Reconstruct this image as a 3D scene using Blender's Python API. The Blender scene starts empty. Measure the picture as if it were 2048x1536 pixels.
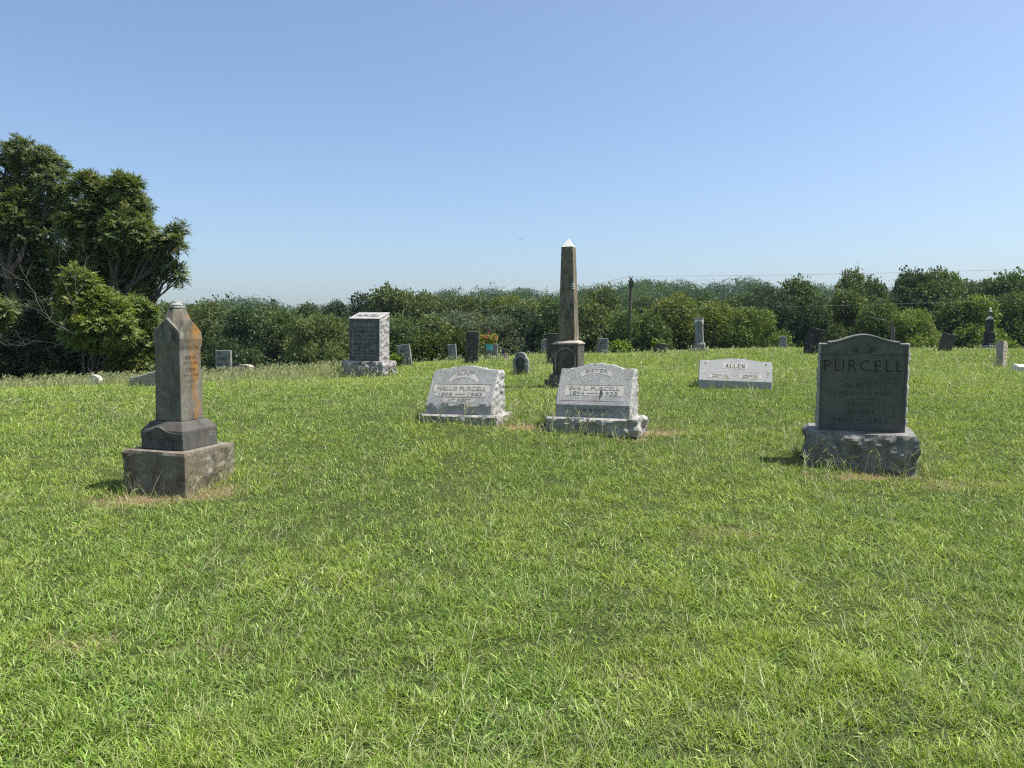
import bpy, bmesh, math, random
import numpy as np
from mathutils import Vector, Matrix, noise

S = bpy.context.scene
C = S.collection
R = math.radians
random.seed(7)
rng = np.random.default_rng(11)

# ------------------------------------------------------------------ camera, world, sun, exposure
F, HORIZON, EYE = 1420.0, 670.0, 1.6           # focal length in px of the 2048 px photo, horizon row, eye height
PITCH = math.atan((768 - HORIZON) / F)
cam_data = bpy.data.cameras.new('camera')
cam = bpy.data.objects.new('camera', cam_data)
C.objects.link(cam)
cam_data.sensor_width = 36.0
cam_data.lens = 36.0 * F / 2048.0
cam_data.clip_start, cam_data.clip_end = 0.05, 6000.0
cam.location = (0, 0, EYE)
cam.rotation_euler = (R(90) - PITCH, 0, 0)
S.camera = cam

SUN_EL, SUN_AZ = R(64), R(92)                   # azimuth clockwise from +Y: the sun stands to the right
w = bpy.data.worlds.new('World')
S.world = w
w.use_nodes = True
nt = w.node_tree
bg = nt.nodes['Background']
sky = nt.nodes.new('ShaderNodeTexSky')
sky.sky_type = 'NISHITA'
sky.sun_disc = False
sky.sun_elevation = SUN_EL
sky.sun_rotation = SUN_AZ
sky.altitude = 0
sky.air_density = 1.0
sky.dust_density = 2.2
sky.ozone_density = 4.0
nt.links.new(sky.outputs[0], bg.inputs[0])
bg.inputs[1].default_value = 0.110
sl = bpy.data.lights.new('sun', 'SUN')
sl.energy = 5.0
sl.angle = R(0.5)
sl.color = (1.0, 0.95, 0.86)
so = bpy.data.objects.new('sun', sl)
C.objects.link(so)
sdir = Vector((math.sin(SUN_AZ) * math.cos(SUN_EL), math.cos(SUN_AZ) * math.cos(SUN_EL), math.sin(SUN_EL)))
so.rotation_euler = sdir.to_track_quat('Z', 'Y').to_euler()
so.location = (30, 0, 40)
S.view_settings.view_transform = 'Standard'
S.view_settings.look = 'None'
S.view_settings.exposure = 0.8
S.view_settings.gamma = 1.0
cy = S.cycles
cy.max_bounces = 6
cy.diffuse_bounces = 3
cy.glossy_bounces = 2
cy.transmission_bounces = 3
cy.volume_bounces = 0
cy.sample_clamp_indirect = 3.0
cy.sample_clamp_direct = 1.4
cy.use_denoising = False
cy.filter_width = 1.2


def ray(px, py):
    u, v = (px - 1024) / F, (768 - py) / F
    return (u, math.cos(PITCH) + v * math.sin(PITCH), v * math.cos(PITCH) - math.sin(PITCH))


def at(px, py, D):
    r = ray(px, py)
    k = D / r[1]
    return Vector((r[0] * k, D, EYE + r[2] * k))


def topz(py, D):
    return at(1024, py, D).z


# ------------------------------------------------------------------ object helpers
def tag(o, label=None, cat=None, group=None, kind=None):
    if label: o['label'] = label
    if cat: o['category'] = cat
    if group: o['group'] = group
    if kind: o['kind'] = kind
    return o


def thing(name, label, cat, loc, rz=0.0, tilt=(0, 0), group=None):
    o = bpy.data.objects.new(name, None)
    C.objects.link(o)
    o.location = loc
    o.rotation_euler = (tilt[0], tilt[1], rz)
    o.empty_display_size = 0.2
    return tag(o, label, cat, group)


def link(name, me, m=None, parent=None, smooth=False):
    o = bpy.data.objects.new(name, me)
    C.objects.link(o)
    if m is not None: me.materials.append(m)
    if parent is not None: o.parent = parent
    if smooth:
        me.polygons.foreach_set('use_smooth', np.ones(len(me.polygons), bool))
    return o


def np_mesh(name, V, faces, nper, col=None):
    """faces: (n, nper) index array"""
    me = bpy.data.meshes.new(name)
    V = np.ascontiguousarray(V, dtype=np.float32)
    fa = np.ascontiguousarray(faces, dtype=np.int32)
    n = len(fa)
    me.vertices.add(len(V))
    me.vertices.foreach_set('co', V.ravel())
    me.loops.add(n * nper)
    me.loops.foreach_set('vertex_index', fa.ravel())
    me.polygons.add(n)
    me.polygons.foreach_set('loop_start', np.arange(0, n * nper, nper, dtype=np.int32))
    if col is not None:
        a = me.color_attributes.new('Col', 'FLOAT_COLOR', 'POINT')
        c4 = np.ones((len(V), 4), np.float32)
        c4[:, :3] = col
        a.data.foreach_set('color', c4.ravel())
    me.update(calc_edges=True)
    return me


class MB:
    def __init__(self):
        self.v, self.f, self.marks = [], [], []

    def add(self, v, f):
        b = len(self.v)
        self.v += [tuple(x) for x in v]
        self.f += [tuple(i + b for i in q) for q in f]
        return self

    def box(self, x0, x1, y0, y1, z0, z1, tx=0.0, ty=0.0):
        """box; tx, ty: how far the top is drawn in on each side"""
        v = [(x0, y0, z0), (x1, y0, z0), (x1, y1, z0), (x0, y1, z0),
             (x0 + tx, y0 + ty, z1), (x1 - tx, y0 + ty, z1), (x1 - tx, y1 - ty, z1), (x0 + tx, y1 - ty, z1)]
        return self.add(v, [(0, 3, 2, 1), (4, 5, 6, 7), (0, 1, 5, 4), (1, 2, 6, 5), (2, 3, 7, 6), (3, 0, 4, 7)])

    def sq(self, s0, s1, z0, z1):
        return self.box(-s0 / 2, s0 / 2, -s0 / 2, s0 / 2, z0, z1, (s0 - s1) / 2, (s0 - s1) / 2)

    def prism(self, outline, y0, y1):
        """outline (x, z) counter-clockwise seen from -Y"""
        n = len(outline)
        v = [(x, y0, z) for x, z in outline] + [(x, y1, z) for x, z in outline]
        f = [tuple(range(n)), tuple(range(2 * n - 1, n - 1, -1))]
        f += [(i, i + n, (i + 1) % n + n, (i + 1) % n) for i in range(n)]
        return self.add(v, f)

    def tube(self, pts, rad, sides=7, cap=True):
        pts = [Vector(p) for p in pts]
        vs, fs = [], []
        prev = None
        for i, p in enumerate(pts):
            t = (pts[min(i + 1, len(pts) - 1)] - pts[max(i - 1, 0)])
            t = t.normalized() if t.length > 1e-9 else Vector((0, 0, 1))
            a = prev if prev is not None else Vector((0, 1, 0.13)) if abs(t.y) < 0.9 else Vector((1, 0, 0.1))
            u = (a - t * a.dot(t)).normalized()
            prev = u
            q = t.cross(u)
            for k in range(sides):
                an = 2 * math.pi * k / sides
                vs.append(p + (u * math.cos(an) + q * math.sin(an)) * rad[i])
        for i in range(len(pts) - 1):
            for k in range(sides):
                k2 = (k + 1) % sides
                fs.append((i * sides + k, i * sides + k2, (i + 1) * sides + k2, (i + 1) * sides + k))
        if cap:
            fs.append(tuple(range(sides - 1, -1, -1)))
            fs.append(tuple(range((len(pts) - 1) * sides, len(pts) * sides)))
        return self.add(vs, fs)

    def lathe(self, prof, sides=20, c=(0, 0, 0)):
        vs, fs = [], []
        for r, z in prof:
            for k in range(sides):
                a = 2 * math.pi * k / sides
                vs.append((c[0] + r * math.cos(a), c[1] + r * math.sin(a), c[2] + z))
        for i in range(len(prof) - 1):
            for k in range(sides):
                k2 = (k + 1) % sides
                fs.append((i * sides + k, i * sides + k2, (i + 1) * sides + k2, (i + 1) * sides + k))
        fs.append(tuple(range(sides - 1, -1, -1)))
        fs.append(tuple(range((len(prof) - 1) * sides, len(prof) * sides)))
        return self.add(vs, fs)

    def build(self, name, m, parent=None, bevel=0.0, smooth=False, chip=0.0, seg=2):
        if name in ('lettering', 'cut_panel') and len(self.marks) > 1:     # each line of writing, each panel, is a part
            ends = self.marks[1:] + [(len(self.v), len(self.f))]
            for (v0, f0), (v1, f1) in zip([(0, 0)] + self.marks[1:], ends):
                q = MB()
                q.add(self.v[v0:v1], [tuple(i - v0 for i in p) for p in self.f[f0:f1]])
                q.build(name, m, parent, bevel, smooth)
            return None
        me = bpy.data.meshes.new(name)
        me.from_pydata(self.v, [], self.f)
        if bevel > 0:
            bm = bmesh.new()
            bm.from_mesh(me)
            es = [e for e in bm.edges if len(e.link_faces) == 2 and e.calc_face_angle(0) > 0.35]
            bmesh.ops.bevel(bm, geom=es, offset=bevel, segments=seg, profile=0.6, affect='EDGES')
            if chip > 0:
                for v in bm.verts:
                    v.co += Vector(noise.noise_vector(v.co * 9.0)) * chip
            bm.to_mesh(me)
            bm.free()
        me.update()
        return link(name, me, m, parent, smooth)


def rock_block(w, d, h, amp, seed, res=0.03, taper=0.0, scale=6.0, faces='FBLR', toprough=0.12, margin=0.1):
    """block with rock-pitched sides: flat top, chiselled upper margin, bulging broken faces"""
    nx, ny, nz = max(2, int(w / res)), max(2, int(d / res)), max(2, int(h / res))
    vd, vs, fs = {}, [], []

    def vid(i, j, k):
        key = (i, j, k)
        if key not in vd:
            vd[key] = len(vs)
            vs.append(key)
        return vd[key]
    for i in range(nx):
        for j in range(ny):
            fs.append((vid(i, j, nz), vid(i + 1, j, nz), vid(i + 1, j + 1, nz), vid(i, j + 1, nz)))
    for i in range(nx):
        for k in range(nz):
            fs.append((vid(i, 0, k), vid(i + 1, 0, k), vid(i + 1, 0, k + 1), vid(i, 0, k + 1)))
            fs.append((vid(i + 1, ny, k), vid(i, ny, k), vid(i, ny, k + 1), vid(i + 1, ny, k + 1)))
    for j in range(ny):
        for k in range(nz):
            fs.append((vid(0, j + 1, k), vid(0, j, k), vid(0, j, k + 1), vid(0, j + 1, k + 1)))
            fs.append((vid(nx, j, k), vid(nx, j + 1, k), vid(nx, j + 1, k + 1), vid(nx, j, k + 1)))
    out = []
    off = Vector((seed * 3.17, seed * 1.31, seed * 7.7))
    for (i, j, k) in vs:
        x, y, z = (i / nx - 0.5) * w, (j / ny - 0.5) * d, k / nz * h
        p = Vector((x, y, z))
        dx = -1 if i == 0 and 'L' in faces else 1 if i == nx and 'R' in faces else 0
        dy = -1 if j == 0 and 'F' in faces else 1 if j == ny and 'B' in faces else 0
        if dx or dy:
            q = p * scale + off
            n1 = noise.fractal(q, 0.9, 2.1, 5)
            c = noise.voronoi(q * 1.3)[0]
            n2 = (c[1] - c[0])
            t = 1 - k / nz
            prof = min(1.0, t / margin) if margin > 0 else 1.0
            chip = noise.cell(Vector((q.x * 0.9, q.y * 0.9, q.z * 1.6)) + noise.noise_vector(q * 1.1) * 0.5)
            env = 1.0 - 0.75 * max(0.0, (t - 0.3) / 0.7) ** 1.3
            a = amp * prof * (0.25 + 0.75 * env * (0.6 + 0.55 * chip) + 0.75 * n1 + 0.7 * n2 - 0.35) + taper * t
            if k == nz:
                a = amp * toprough * noise.noise(q * 2.2)
            if dx and dy: a *= 0.75
            x += dx * a
            y += dy * a
            z += amp * 0.25 * noise.noise(q * 1.7 + Vector((5, 5, 5))) * prof
        elif k == nz:
            z += amp * 0.04 * noise.noise(p * 8 + off)
        out.append((x, y, z))
    me = bpy.data.meshes.new('block')
    me.from_pydata(out, [], fs)
    me.update()
    return me


# ------------------------------------------------------------------ materials
def new_mat(name, rough=0.85, spec=0.3):
    m = bpy.data.materials.new(name)
    m.use_nodes = True
    n = m.node_tree.nodes
    b = n['Principled BSDF']
    b.inputs['Roughness'].default_value = rough
    b.inputs['Specular IOR Level'].default_value = spec
    return m, n, m.node_tree.links, b


def ramp(n, stops, interp='LINEAR'):
    r = n.new('ShaderNodeValToRGB')
    e = r.color_ramp.elements
    while len(e) < len(stops): e.new(0.5)
    for k, (p, c) in enumerate(stops):
        e[k].position = p
        e[k].color = (c[0], c[1], c[2], 1) if len(c) == 3 else c
    r.color_ramp.interpolation = interp
    return r


def tex_noise(n, l, coord, scale, detail=4, rough=0.6, stretch=None):
    if stretch:
        mp = n.new('ShaderNodeMapping')
        mp.inputs['Scale'].default_value = stretch
        l.new(coord, mp.inputs['Vector'])
        coord = mp.outputs[0]
    t = n.new('ShaderNodeTexNoise')
    t.inputs['Scale'].default_value = scale
    t.inputs['Detail'].default_value = detail
    t.inputs['Roughness'].default_value = rough
    l.new(coord, t.inputs['Vector'])
    return t.outputs['Fac']


def mixc(n, l, fac, a, b, mode='MIX'):
    m = n.new('ShaderNodeMix')
    m.data_type = 'RGBA'
    m.blend_type = mode
    for s, v in ((m.inputs['Factor'], fac), (m.inputs['A'], a), (m.inputs['B'], b)):
        if isinstance(v, (int, float)): s.default_value = v
        elif isinstance(v, tuple): s.default_value = (v[0], v[1], v[2], 1)
        else: l.new(v, s)
    for s in m.inputs:
        if s.type == 'RGBA' and not s.is_linked:
            pass
    return m.outputs['Result']


def mixrgb(n, l, fac, a, b, mode='MIX'):
    m = n.new('ShaderNodeMixRGB')
    m.blend_type = mode
    for s, v in zip(m.inputs, (fac, a, b)):
        if isinstance(v, (int, float)): s.default_value = v
        elif isinstance(v, tuple): s.default_value = (v[0], v[1], v[2], 1)
        else: l.new(v, s)
    return m.outputs[0]


def math_node(n, l, op, a, b=None):
    m = n.new('ShaderNodeMath')
    m.operation = op
    for s, v in zip(m.inputs, (a, b)):
        if v is None: continue
        if isinstance(v, (int, float)): s.default_value = v
        else: l.new(v, s)
    return m.outputs[0]


def bump(n, l, b, h, strength=0.4, dist=0.01):
    bn = n.new('ShaderNodeBump')
    bn.inputs['Strength'].default_value = strength
    bn.inputs['Distance'].default_value = dist
    l.new(h, bn.inputs['Height'])
    l.new(bn.outputs[0], b.inputs['Normal'])


def granite(name, dark, light, scale=260, mottle=0.25, rough=0.7, tint=(0.5, 0.45, 0.35), bumpd=0.002, stain=0.35, sat=1.0):
    """speckled granite: fine light and dark grains, broad mottling, weather stains"""
    m, n, l, b = new_mat(name, rough)
    co = n.new('ShaderNodeTexCoord').outputs['Object']
    g = tex_noise(n, l, co, scale, 2, 0.7)
    r = ramp(n, [(0.36, dark), (0.5, tuple((a + c) / 2 for a, c in zip(dark, light))), (0.64, light)])
    l.new(g, r.inputs[0])
    v = n.new('ShaderNodeTexVoronoi')
    v.inputs['Scale'].default_value = scale * 0.55
    l.new(co, v.inputs['Vector'])
    sp = ramp(n, [(0.0, (0.16, 0.16, 0.17)), (0.28, (1, 1, 1))])
    l.new(v.outputs['Distance'], sp.inputs[0])
    c = mixrgb(n, l, 0.35, r.outputs[0], sp.outputs[0], 'MULTIPLY')
    big = tex_noise(n, l, co, 4.5, 5, 0.65)
    br = ramp(n, [(0.3, (1 - mottle,) * 3), (0.7, (1 + mottle * 0.4,) * 3)])
    l.new(big, br.inputs[0])
    c = mixrgb(n, l, 1.0, c, br.outputs[0], 'MULTIPLY')
    st = tex_noise(n, l, co, 7, 6, 0.7, (1, 1, 0.35))
    sr = ramp(n, [(0.52, (0, 0, 0)), (0.75, (1, 1, 1))])
    l.new(st, sr.inputs[0])
    sf = math_node(n, l, 'MULTIPLY', sr.outputs[0], stain)
    c = mixrgb(n, l, sf, c, tuple(t * 0.35 for t in tint))
    l.new(c, b.inputs['Base Color'])
    bump(n, l, b, g, 0.35, bumpd)
    return m


def weathered(name, base, dark, warm=None, lichen=None, lichen_axis=None, rough=0.9, scale=9.0, darkness=0.5, fine=90, pale=None):
    """old marble or limestone: grainy, black growth running down, lichen"""
    m, n, l, b = new_mat(name, rough, 0.2)
    co = n.new('ShaderNodeTexCoord').outputs['Object']
    g = tex_noise(n, l, co, fine, 4, 0.75)
    gr = ramp(n, [(0.3, tuple(x * 0.7 for x in base)), (0.7, tuple(min(1, x * 1.25) for x in base))])
    l.new(g, gr.inputs[0])
    c = gr.outputs[0]
    d = tex_noise(n, l, co, scale, 7, 0.72, (1, 1, 0.4))
    dr = ramp(n, [(0.62 - 0.35 * darkness, (0, 0, 0)), (0.72 - 0.2 * darkness, (1, 1, 1))])
    l.new(d, dr.inputs[0])
    c = mixrgb(n, l, math_node(n, l, 'MULTIPLY', dr.outputs[0], 0.85), c, dark)
    if pale:
        pn = tex_noise(n, l, co, 16, 6, 0.75)
        pr = ramp(n, [(0.55, (0, 0, 0)), (0.66, (1, 1, 1))])
        l.new(pn, pr.inputs[0])
        c = mixrgb(n, l, math_node(n, l, 'MULTIPLY', pr.outputs[0], 0.8), c, pale)
    if warm:
        wn = tex_noise(n, l, co, 5, 5, 0.6)
        wr = ramp(n, [(0.42, (0, 0, 0)), (0.66, (1, 1, 1))])
        l.new(wn, wr.inputs[0])
        c = mixrgb(n, l, math_node(n, l, 'MULTIPLY', wr.outputs[0], 0.6), c, warm)
    if lichen:
        ln = tex_noise(n, l, co, 11, 9, 0.82, (1, 1, 0.4))
        f = ln
        if lichen_axis:      # (normal axis, offset axis, centre, half width): the growth sits on one face
            sx = n.new('ShaderNodeSeparateXYZ')
            l.new(co, sx.inputs[0])
            ax = {'X': 0, 'Y': 1, 'Z': 2}
            dd = math_node(n, l, 'ABSOLUTE', math_node(n, l, 'SUBTRACT', sx.outputs[ax[lichen_axis[1]]], lichen_axis[2]))
            band = n.new('ShaderNodeMapRange')
            band.inputs[1].default_value = lichen_axis[3]
            band.inputs[2].default_value = 0.0
            band.inputs[3].default_value = -0.16
            band.inputs[4].default_value = 0.12
            l.new(dd, band.inputs[0])
            f = math_node(n, l, 'ADD', ln, band.outputs[0])
            gate = math_node(n, l, 'GREATER_THAN', sx.outputs[ax[lichen_axis[0]]], lichen_axis[4])
            f = math_node(n, l, 'MULTIPLY', f, gate)
        lr = ramp(n, [(0.49, (0, 0, 0)), (0.64, (1, 1, 1))])
        l.new(f, lr.inputs[0])
        c = mixrgb(n, l, math_node(n, l, 'MULTIPLY', lr.outputs[0], 0.85), c, lichen)
    l.new(c, b.inputs['Base Color'])
    hh = math_node(n, l, 'ADD', g, math_node(n, l, 'MULTIPLY', d, 2.0))
    bump(n, l, b, hh, 0.5, 0.006)
    return m


def plain(name, colr, rough=0.7, spec=0.3, var=0.2, scale=20):
    m, n, l, b = new_mat(name, rough, spec)
    co = n.new('ShaderNodeTexCoord').outputs['Object']
    g = tex_noise(n, l, co, scale, 4, 0.6)
    r = ramp(n, [(0.3, tuple(c * (1 - var) for c in colr)), (0.7, tuple(min(1, c * (1 + var)) for c in colr))])
    l.new(g, r.inputs[0])
    l.new(r.outputs[0], b.inputs['Base Color'])
    return m


def leaf_mat(name, use_attr=True, trans=0.35, gloss=0.06, objcol=False):
    m = bpy.data.materials.new(name)
    m.use_nodes = True
    n, l = m.node_tree.nodes, m.node_tree.links
    n.clear()
    out = n.new('ShaderNodeOutputMaterial')
    a = n.new('ShaderNodeVertexColor')
    a.layer_name = 'Col'
    c = a.outputs[0]
    if objcol:
        oi = n.new('ShaderNodeObjectInfo')
        c = mixrgb(n, l, 1.0, c, oi.outputs['Color'], 'MULTIPLY')
    d = n.new('ShaderNodeBsdfDiffuse')
    t = n.new('ShaderNodeBsdfTranslucent')
    g = n.new('ShaderNodeBsdfGlossy')
    g.inputs['Roughness'].default_value = 0.6
    g.inputs['Color'].default_value = (0.9, 0.95, 1.0, 1)
    l.new(c, d.inputs[0])
    tc = mixrgb(n, l, 1.0, c, (1.15, 1.2, 0.6), 'MULTIPLY')
    l.new(tc, t.inputs[0])
    m1 = n.new('ShaderNodeMixShader')
    m1.inputs[0].default_value = trans
    l.new(d.outputs[0], m1.inputs[1])
    l.new(t.outputs[0], m1.inputs[2])
    m2 = n.new('ShaderNodeMixShader')
    m2.inputs[0].default_value = gloss
    l.new(m1.outputs[0], m2.inputs[1])
    l.new(g.outputs[0], m2.inputs[2])
    l.new(m2.outputs[0], out.inputs[0])
    return m


M = {}
M['granite_light'] = granite('speckled_grey_granite', (0.085, 0.087, 0.087), (0.46, 0.455, 0.44), 130, 0.28, stain=0.3)
M['granite_rough'] = granite('rock_faced_granite', (0.13, 0.125, 0.115), (0.46, 0.44, 0.41), 110, 0.45, stain=0.4, bumpd=0.006)
M['granite_flank'] = granite('broken_granite_edge', (0.20, 0.195, 0.185), (0.43, 0.42, 0.40), 90, 0.25, stain=0.25, bumpd=0.008)
M['granite_letter'] = granite('weathered_granite_letters', (0.08, 0.08, 0.076), (0.34, 0.335, 0.31), 140, 0.4, stain=0.4)
M['granite_panel'] = granite('pale_cut_granite', (0.28, 0.27, 0.24), (0.54, 0.52, 0.455), 220, 0.25, tint=(0.5, 0.4, 0.25), stain=0.45)
M['granite_dark'] = granite('weathered_dark_granite', (0.032, 0.034, 0.030), (0.165, 0.168, 0.15), 170, 0.35, stain=0.5)
M['granite_mid'] = granite('weathered_mid_granite', (0.06, 0.061, 0.056), (0.28, 0.275, 0.25), 140, 0.5, stain=0.5, bumpd=0.006)
M['cut_letter'] = plain('dark_shaded_letters', (0.022, 0.024, 0.022), 0.95, 0.1)  # raised letters: stain and the shade of cuts put into the colour
M['cut_letter_soft'] = plain('stained_shaded_letters', (0.060, 0.062, 0.056), 0.95, 0.1)  # softer tone, likewise stain and cut shade held in the colour
M['limestone'] = weathered('brown_grey_limestone', (0.158, 0.152, 0.130), (0.038, 0.038, 0.033), (0.13, 0.108, 0.072),
                           lichen=(0.29, 0.135, 0.022), lichen_axis=('X', 'Y', 0.055, 0.17, 0.1), darkness=0.42, fine=75, pale=(0.26, 0.24, 0.2))
M['limestone_base'] = weathered('stained_limestone', (0.165, 0.150, 0.118), (0.042, 0.038, 0.029), (0.125, 0.095, 0.056), darkness=0.38, fine=55, pale=(0.40, 0.37, 0.32))
M['slate_base'] = weathered('smooth_dark_stone', (0.090, 0.090, 0.086), (0.030, 0.030, 0.028), (0.11, 0.092, 0.07), darkness=0.4, fine=60)
M['marble_grey'] = weathered('grey_weathered_marble', (0.25, 0.25, 0.23), (0.055, 0.058, 0.05), darkness=0.42, fine=50, pale=(0.3, 0.3, 0.27))
M['marble_dark'] = weathered('dark_stained_marble', (0.115, 0.11, 0.095), (0.028, 0.029, 0.024), (0.10, 0.08, 0.05), darkness=0.55, fine=80)
M['marble_black'] = weathered('black_stained_marble', (0.10, 0.10, 0.095), (0.018, 0.018, 0.016), darkness=0.9, fine=60, pale=(0.3, 0.3, 0.29))
M['marble_white'] = weathered('white_marble', (0.62, 0.61, 0.56), (0.2, 0.19, 0.16), darkness=0.12, fine=70)
M['marble_tan'] = weathered('pale_tan_marble', (0.36, 0.33, 0.27), (0.11, 0.1, 0.08), (0.26, 0.2, 0.13), darkness=0.3, fine=70)
M['obelisk'] = weathered('lichened_obelisk_marble', (0.20, 0.18, 0.14), (0.04, 0.038, 0.03), (0.14, 0.105, 0.045), darkness=0.55, fine=60, pale=(0.3, 0.285, 0.24))
M['bark'] = plain('bark', (0.085, 0.07, 0.055), 0.95, 0.1, 0.5, 12)
M['dead_wood'] = plain('grey_dead_wood', (0.125, 0.115, 0.10), 0.9, 0.2, 0.35, 14)
M['pole_wood'] = plain('weathered_pole_wood', (0.065, 0.058, 0.05), 0.9, 0.2, 0.3, 9)
M['wire'] = plain('aluminium_wire', (0.25, 0.26, 0.27), 0.6, 0.3)
M['black_metal'] = plain('black_painted_metal', (0.02, 0.02, 0.022), 0.5, 0.5)
M['porcelain'] = plain('insulator', (0.16, 0.16, 0.17), 0.4, 0.5)
M['turquoise'] = plain('turquoise_plastic', (0.10, 0.42, 0.42), 0.45, 0.5, 0.08)
M['bird'] = plain('dark_plumage', (0.05, 0.045, 0.045), 0.8, 0.2)
M['leaf'] = leaf_mat('tree_leaves', trans=0.3, gloss=0.02, objcol=True)
M['leaf_near'] = leaf_mat('compound_leaves', trans=0.32, gloss=0.03, objcol=True)
M['grass'] = leaf_mat('grass_blades', trans=0.27, gloss=0.014)
M['petal'] = leaf_mat('flower_petals', trans=0.3, gloss=0.03)

# ------------------------------------------------------------------ terrain
P_ = []                                          # (x, y, z) control points


def cp(px, py, D, dz=0.0):
    v = at(px, py, D)
    P_.append((v.x, v.y, v.z + dz))


for px, py, D in [(357, 975, 6.9), (1728, 932, 7.3), (1200, 858, 8.6), (930, 834, 9.3), (1470, 774, 12.2), (1138, 776, 13.0),
                  (740, 753, 18), (1042, 752, 16), (943, 727, 22), (812, 730, 22), (904, 722, 26), (984, 719, 26), (1088, 708, 30),
                  (1105, 730, 20), (1206, 708, 30), (1320, 710, 30), (1398, 703, 30), (1565, 698, 36), (1620, 708, 24), (1888, 703, 27),
                  (1978, 700, 35), (2005, 735, 20), (2120, 700, 33), (190, 773, 19), (0, 777, 17), (-250, 790, 17), (447, 752, 24), (300, 775, 15), (620, 752, 21)]:
    cp(px, py, D)
for x in (-8, -4, 0, 4, 8):
    for y in (-3, 0.5, 3.0):
        P_.append((x, y, 0.0 + 0.01 * x))
for x, y, z in [(-9, 9, .22), (9, 9, .42), (-20, 30, -1.1), (-30, 24, -.8), (-12, 33, -1.2), (-5, 36, -.5), (4, 40, .25), (14, 43, .45), (26, 45, .4), (40, 40, .3), (-22, 12, .2), (22, 12, .5),
                (-60, 60, -6.5), (-30, 60, -5.5), (0, 60, -4.0), (30, 62, -3.0), (60, 62, -3.0), (-70, 100, -8), (-30, 100, -7.5), (0, 100, -7), (40, 100, -6.0), (90, 100, -6.0),
                (-60, 20, -1.5), (60, 20, .3), (-40, -10, 0), (40, -10, 0.2)]:
    P_.append((x, y, z))
P_ = np.array(P_)


def tps(P, lam=0.02):
    n = len(P)
    s = 12.0
    X = P[:, :2] / s
    r2 = ((X[:, None] - X[None]) ** 2).sum(-1)
    K = np.where(r2 > 0, 0.5 * r2 * np.log(r2 + 1e-12), 0) + lam * np.eye(n)
    Q = np.c_[np.ones(n), X]
    A = np.r_[np.c_[K, Q], np.c_[Q.T, np.zeros((3, 3))]]
    sol = np.linalg.solve(A, np.r_[P[:, 2], np.zeros(3)])

    def f(x, y):
        x, y = np.asarray(x, float), np.asarray(y, float)
        sh = x.shape
        q = np.c_[x.ravel(), y.ravel()] / s
        out = np.empty(len(q))
        for a in range(0, len(q), 200000):
            qq = q[a:a + 200000]
            r2 = ((qq[:, None, 0] - X[None, :, 0]) ** 2 + (qq[:, None, 1] - X[None, :, 1]) ** 2)
            out[a:a + 200000] = (0.5 * r2 * np.log(r2 + 1e-12)) @ sol[:n] + sol[n] + qq @ sol[n + 1:]
        return out.reshape(sh)
    return f


_near = tps(P_)
# tops of the far wooded ridge: photo column -> photo row
RIDGE = np.array([(-900, 622), (200, 622), (430, 612), (470, 601), (540, 601), (570, 618), (640, 617), (720, 612), (800, 604), (870, 589), (900, 580), (930, 590), (960, 582), (1050, 580), (1120, 585), (1180, 582),
                  (1230, 574), (1300, 562), (1360, 572), (1420, 569), (1500, 560), (1560, 578), (1640, 575), (1720, 578), (1850, 570), (2048, 566), (3000, 570)], float)


def smooth(a, b, x):
    t = np.clip((x - a) / (b - a), 0, 1)
    return t * t * (3 - 2 * t)


def ground(x, y):
    x, y = np.asarray(x, float), np.asarray(y, float)
    zn = _near(np.clip(x, -90, 90), np.clip(y, -20, 110))
    d = np.hypot(x, y)
    px = 1024 + F * x / np.maximum(y, 30.0)
    top = np.interp(px, RIDGE[:, 0], RIDGE[:, 1])
    ridge = EYE + (HORIZON - top) / F * 430.0 - 16.0
    zf = -7.5 + smooth(190, 420, y) * (ridge + 7.5) - smooth(450, 900, y) * (ridge + 30)
    zf = np.where(y < 0, -1.0, zf)
    k = smooth(60, 115, d)
    return zn * (1 - k) + zf * k


def gz(x, y):
    return float(ground(np.array([x]), np.array([y]))[0])


def spot(px, D, dz=0.0):
    x = (px - 1024) / F * D
    x = (px - 1024) / F * D / ray(px, 768)[1] if False else at(px, 700, D).x
    return Vector((x, D, gz(x, D) + dz))


def vnoise(x, y, seed=0):
    """vectorised value noise in 0..1"""
    xi, yi = np.floor(x).astype(np.int64), np.floor(y).astype(np.int64)
    fx, fy = x - xi, y - yi
    fx, fy = fx * fx * (3 - 2 * fx), fy * fy * (3 - 2 * fy)

    def h(a, b):
        n = (a * 374761393 + b * 668265263 + seed * 974634777) & 0x7fffffff
        n = ((n ^ (n >> 13)) * 1274126177) & 0x7fffffff
        return ((n ^ (n >> 16)) & 0xffff) / 65535.0
    return (h(xi, yi) * (1 - fx) + h(xi + 1, yi) * fx) * (1 - fy) + (h(xi, yi + 1) * (1 - fx) + h(xi + 1, yi + 1) * fx) * fy


def fnoise(x, y, s, seed=0, oct=3):
    v, a, t = 0, 1.0, 0
    for k in range(oct):
        v = v + a * vnoise(x * s * 2 ** k + 17.3 * k, y * s * 2 ** k - 9.1 * k, seed + k)
        t += a
        a *= 0.55
    return v / t


# bare earth round the monuments: centre x, y, radii, strength
DIRT = []


def dirt_at(px, py, D, rx, ry, s=1.0):
    v = at(px, py, D)
    DIRT.append((v.x, v.y, rx, ry, s))


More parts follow.
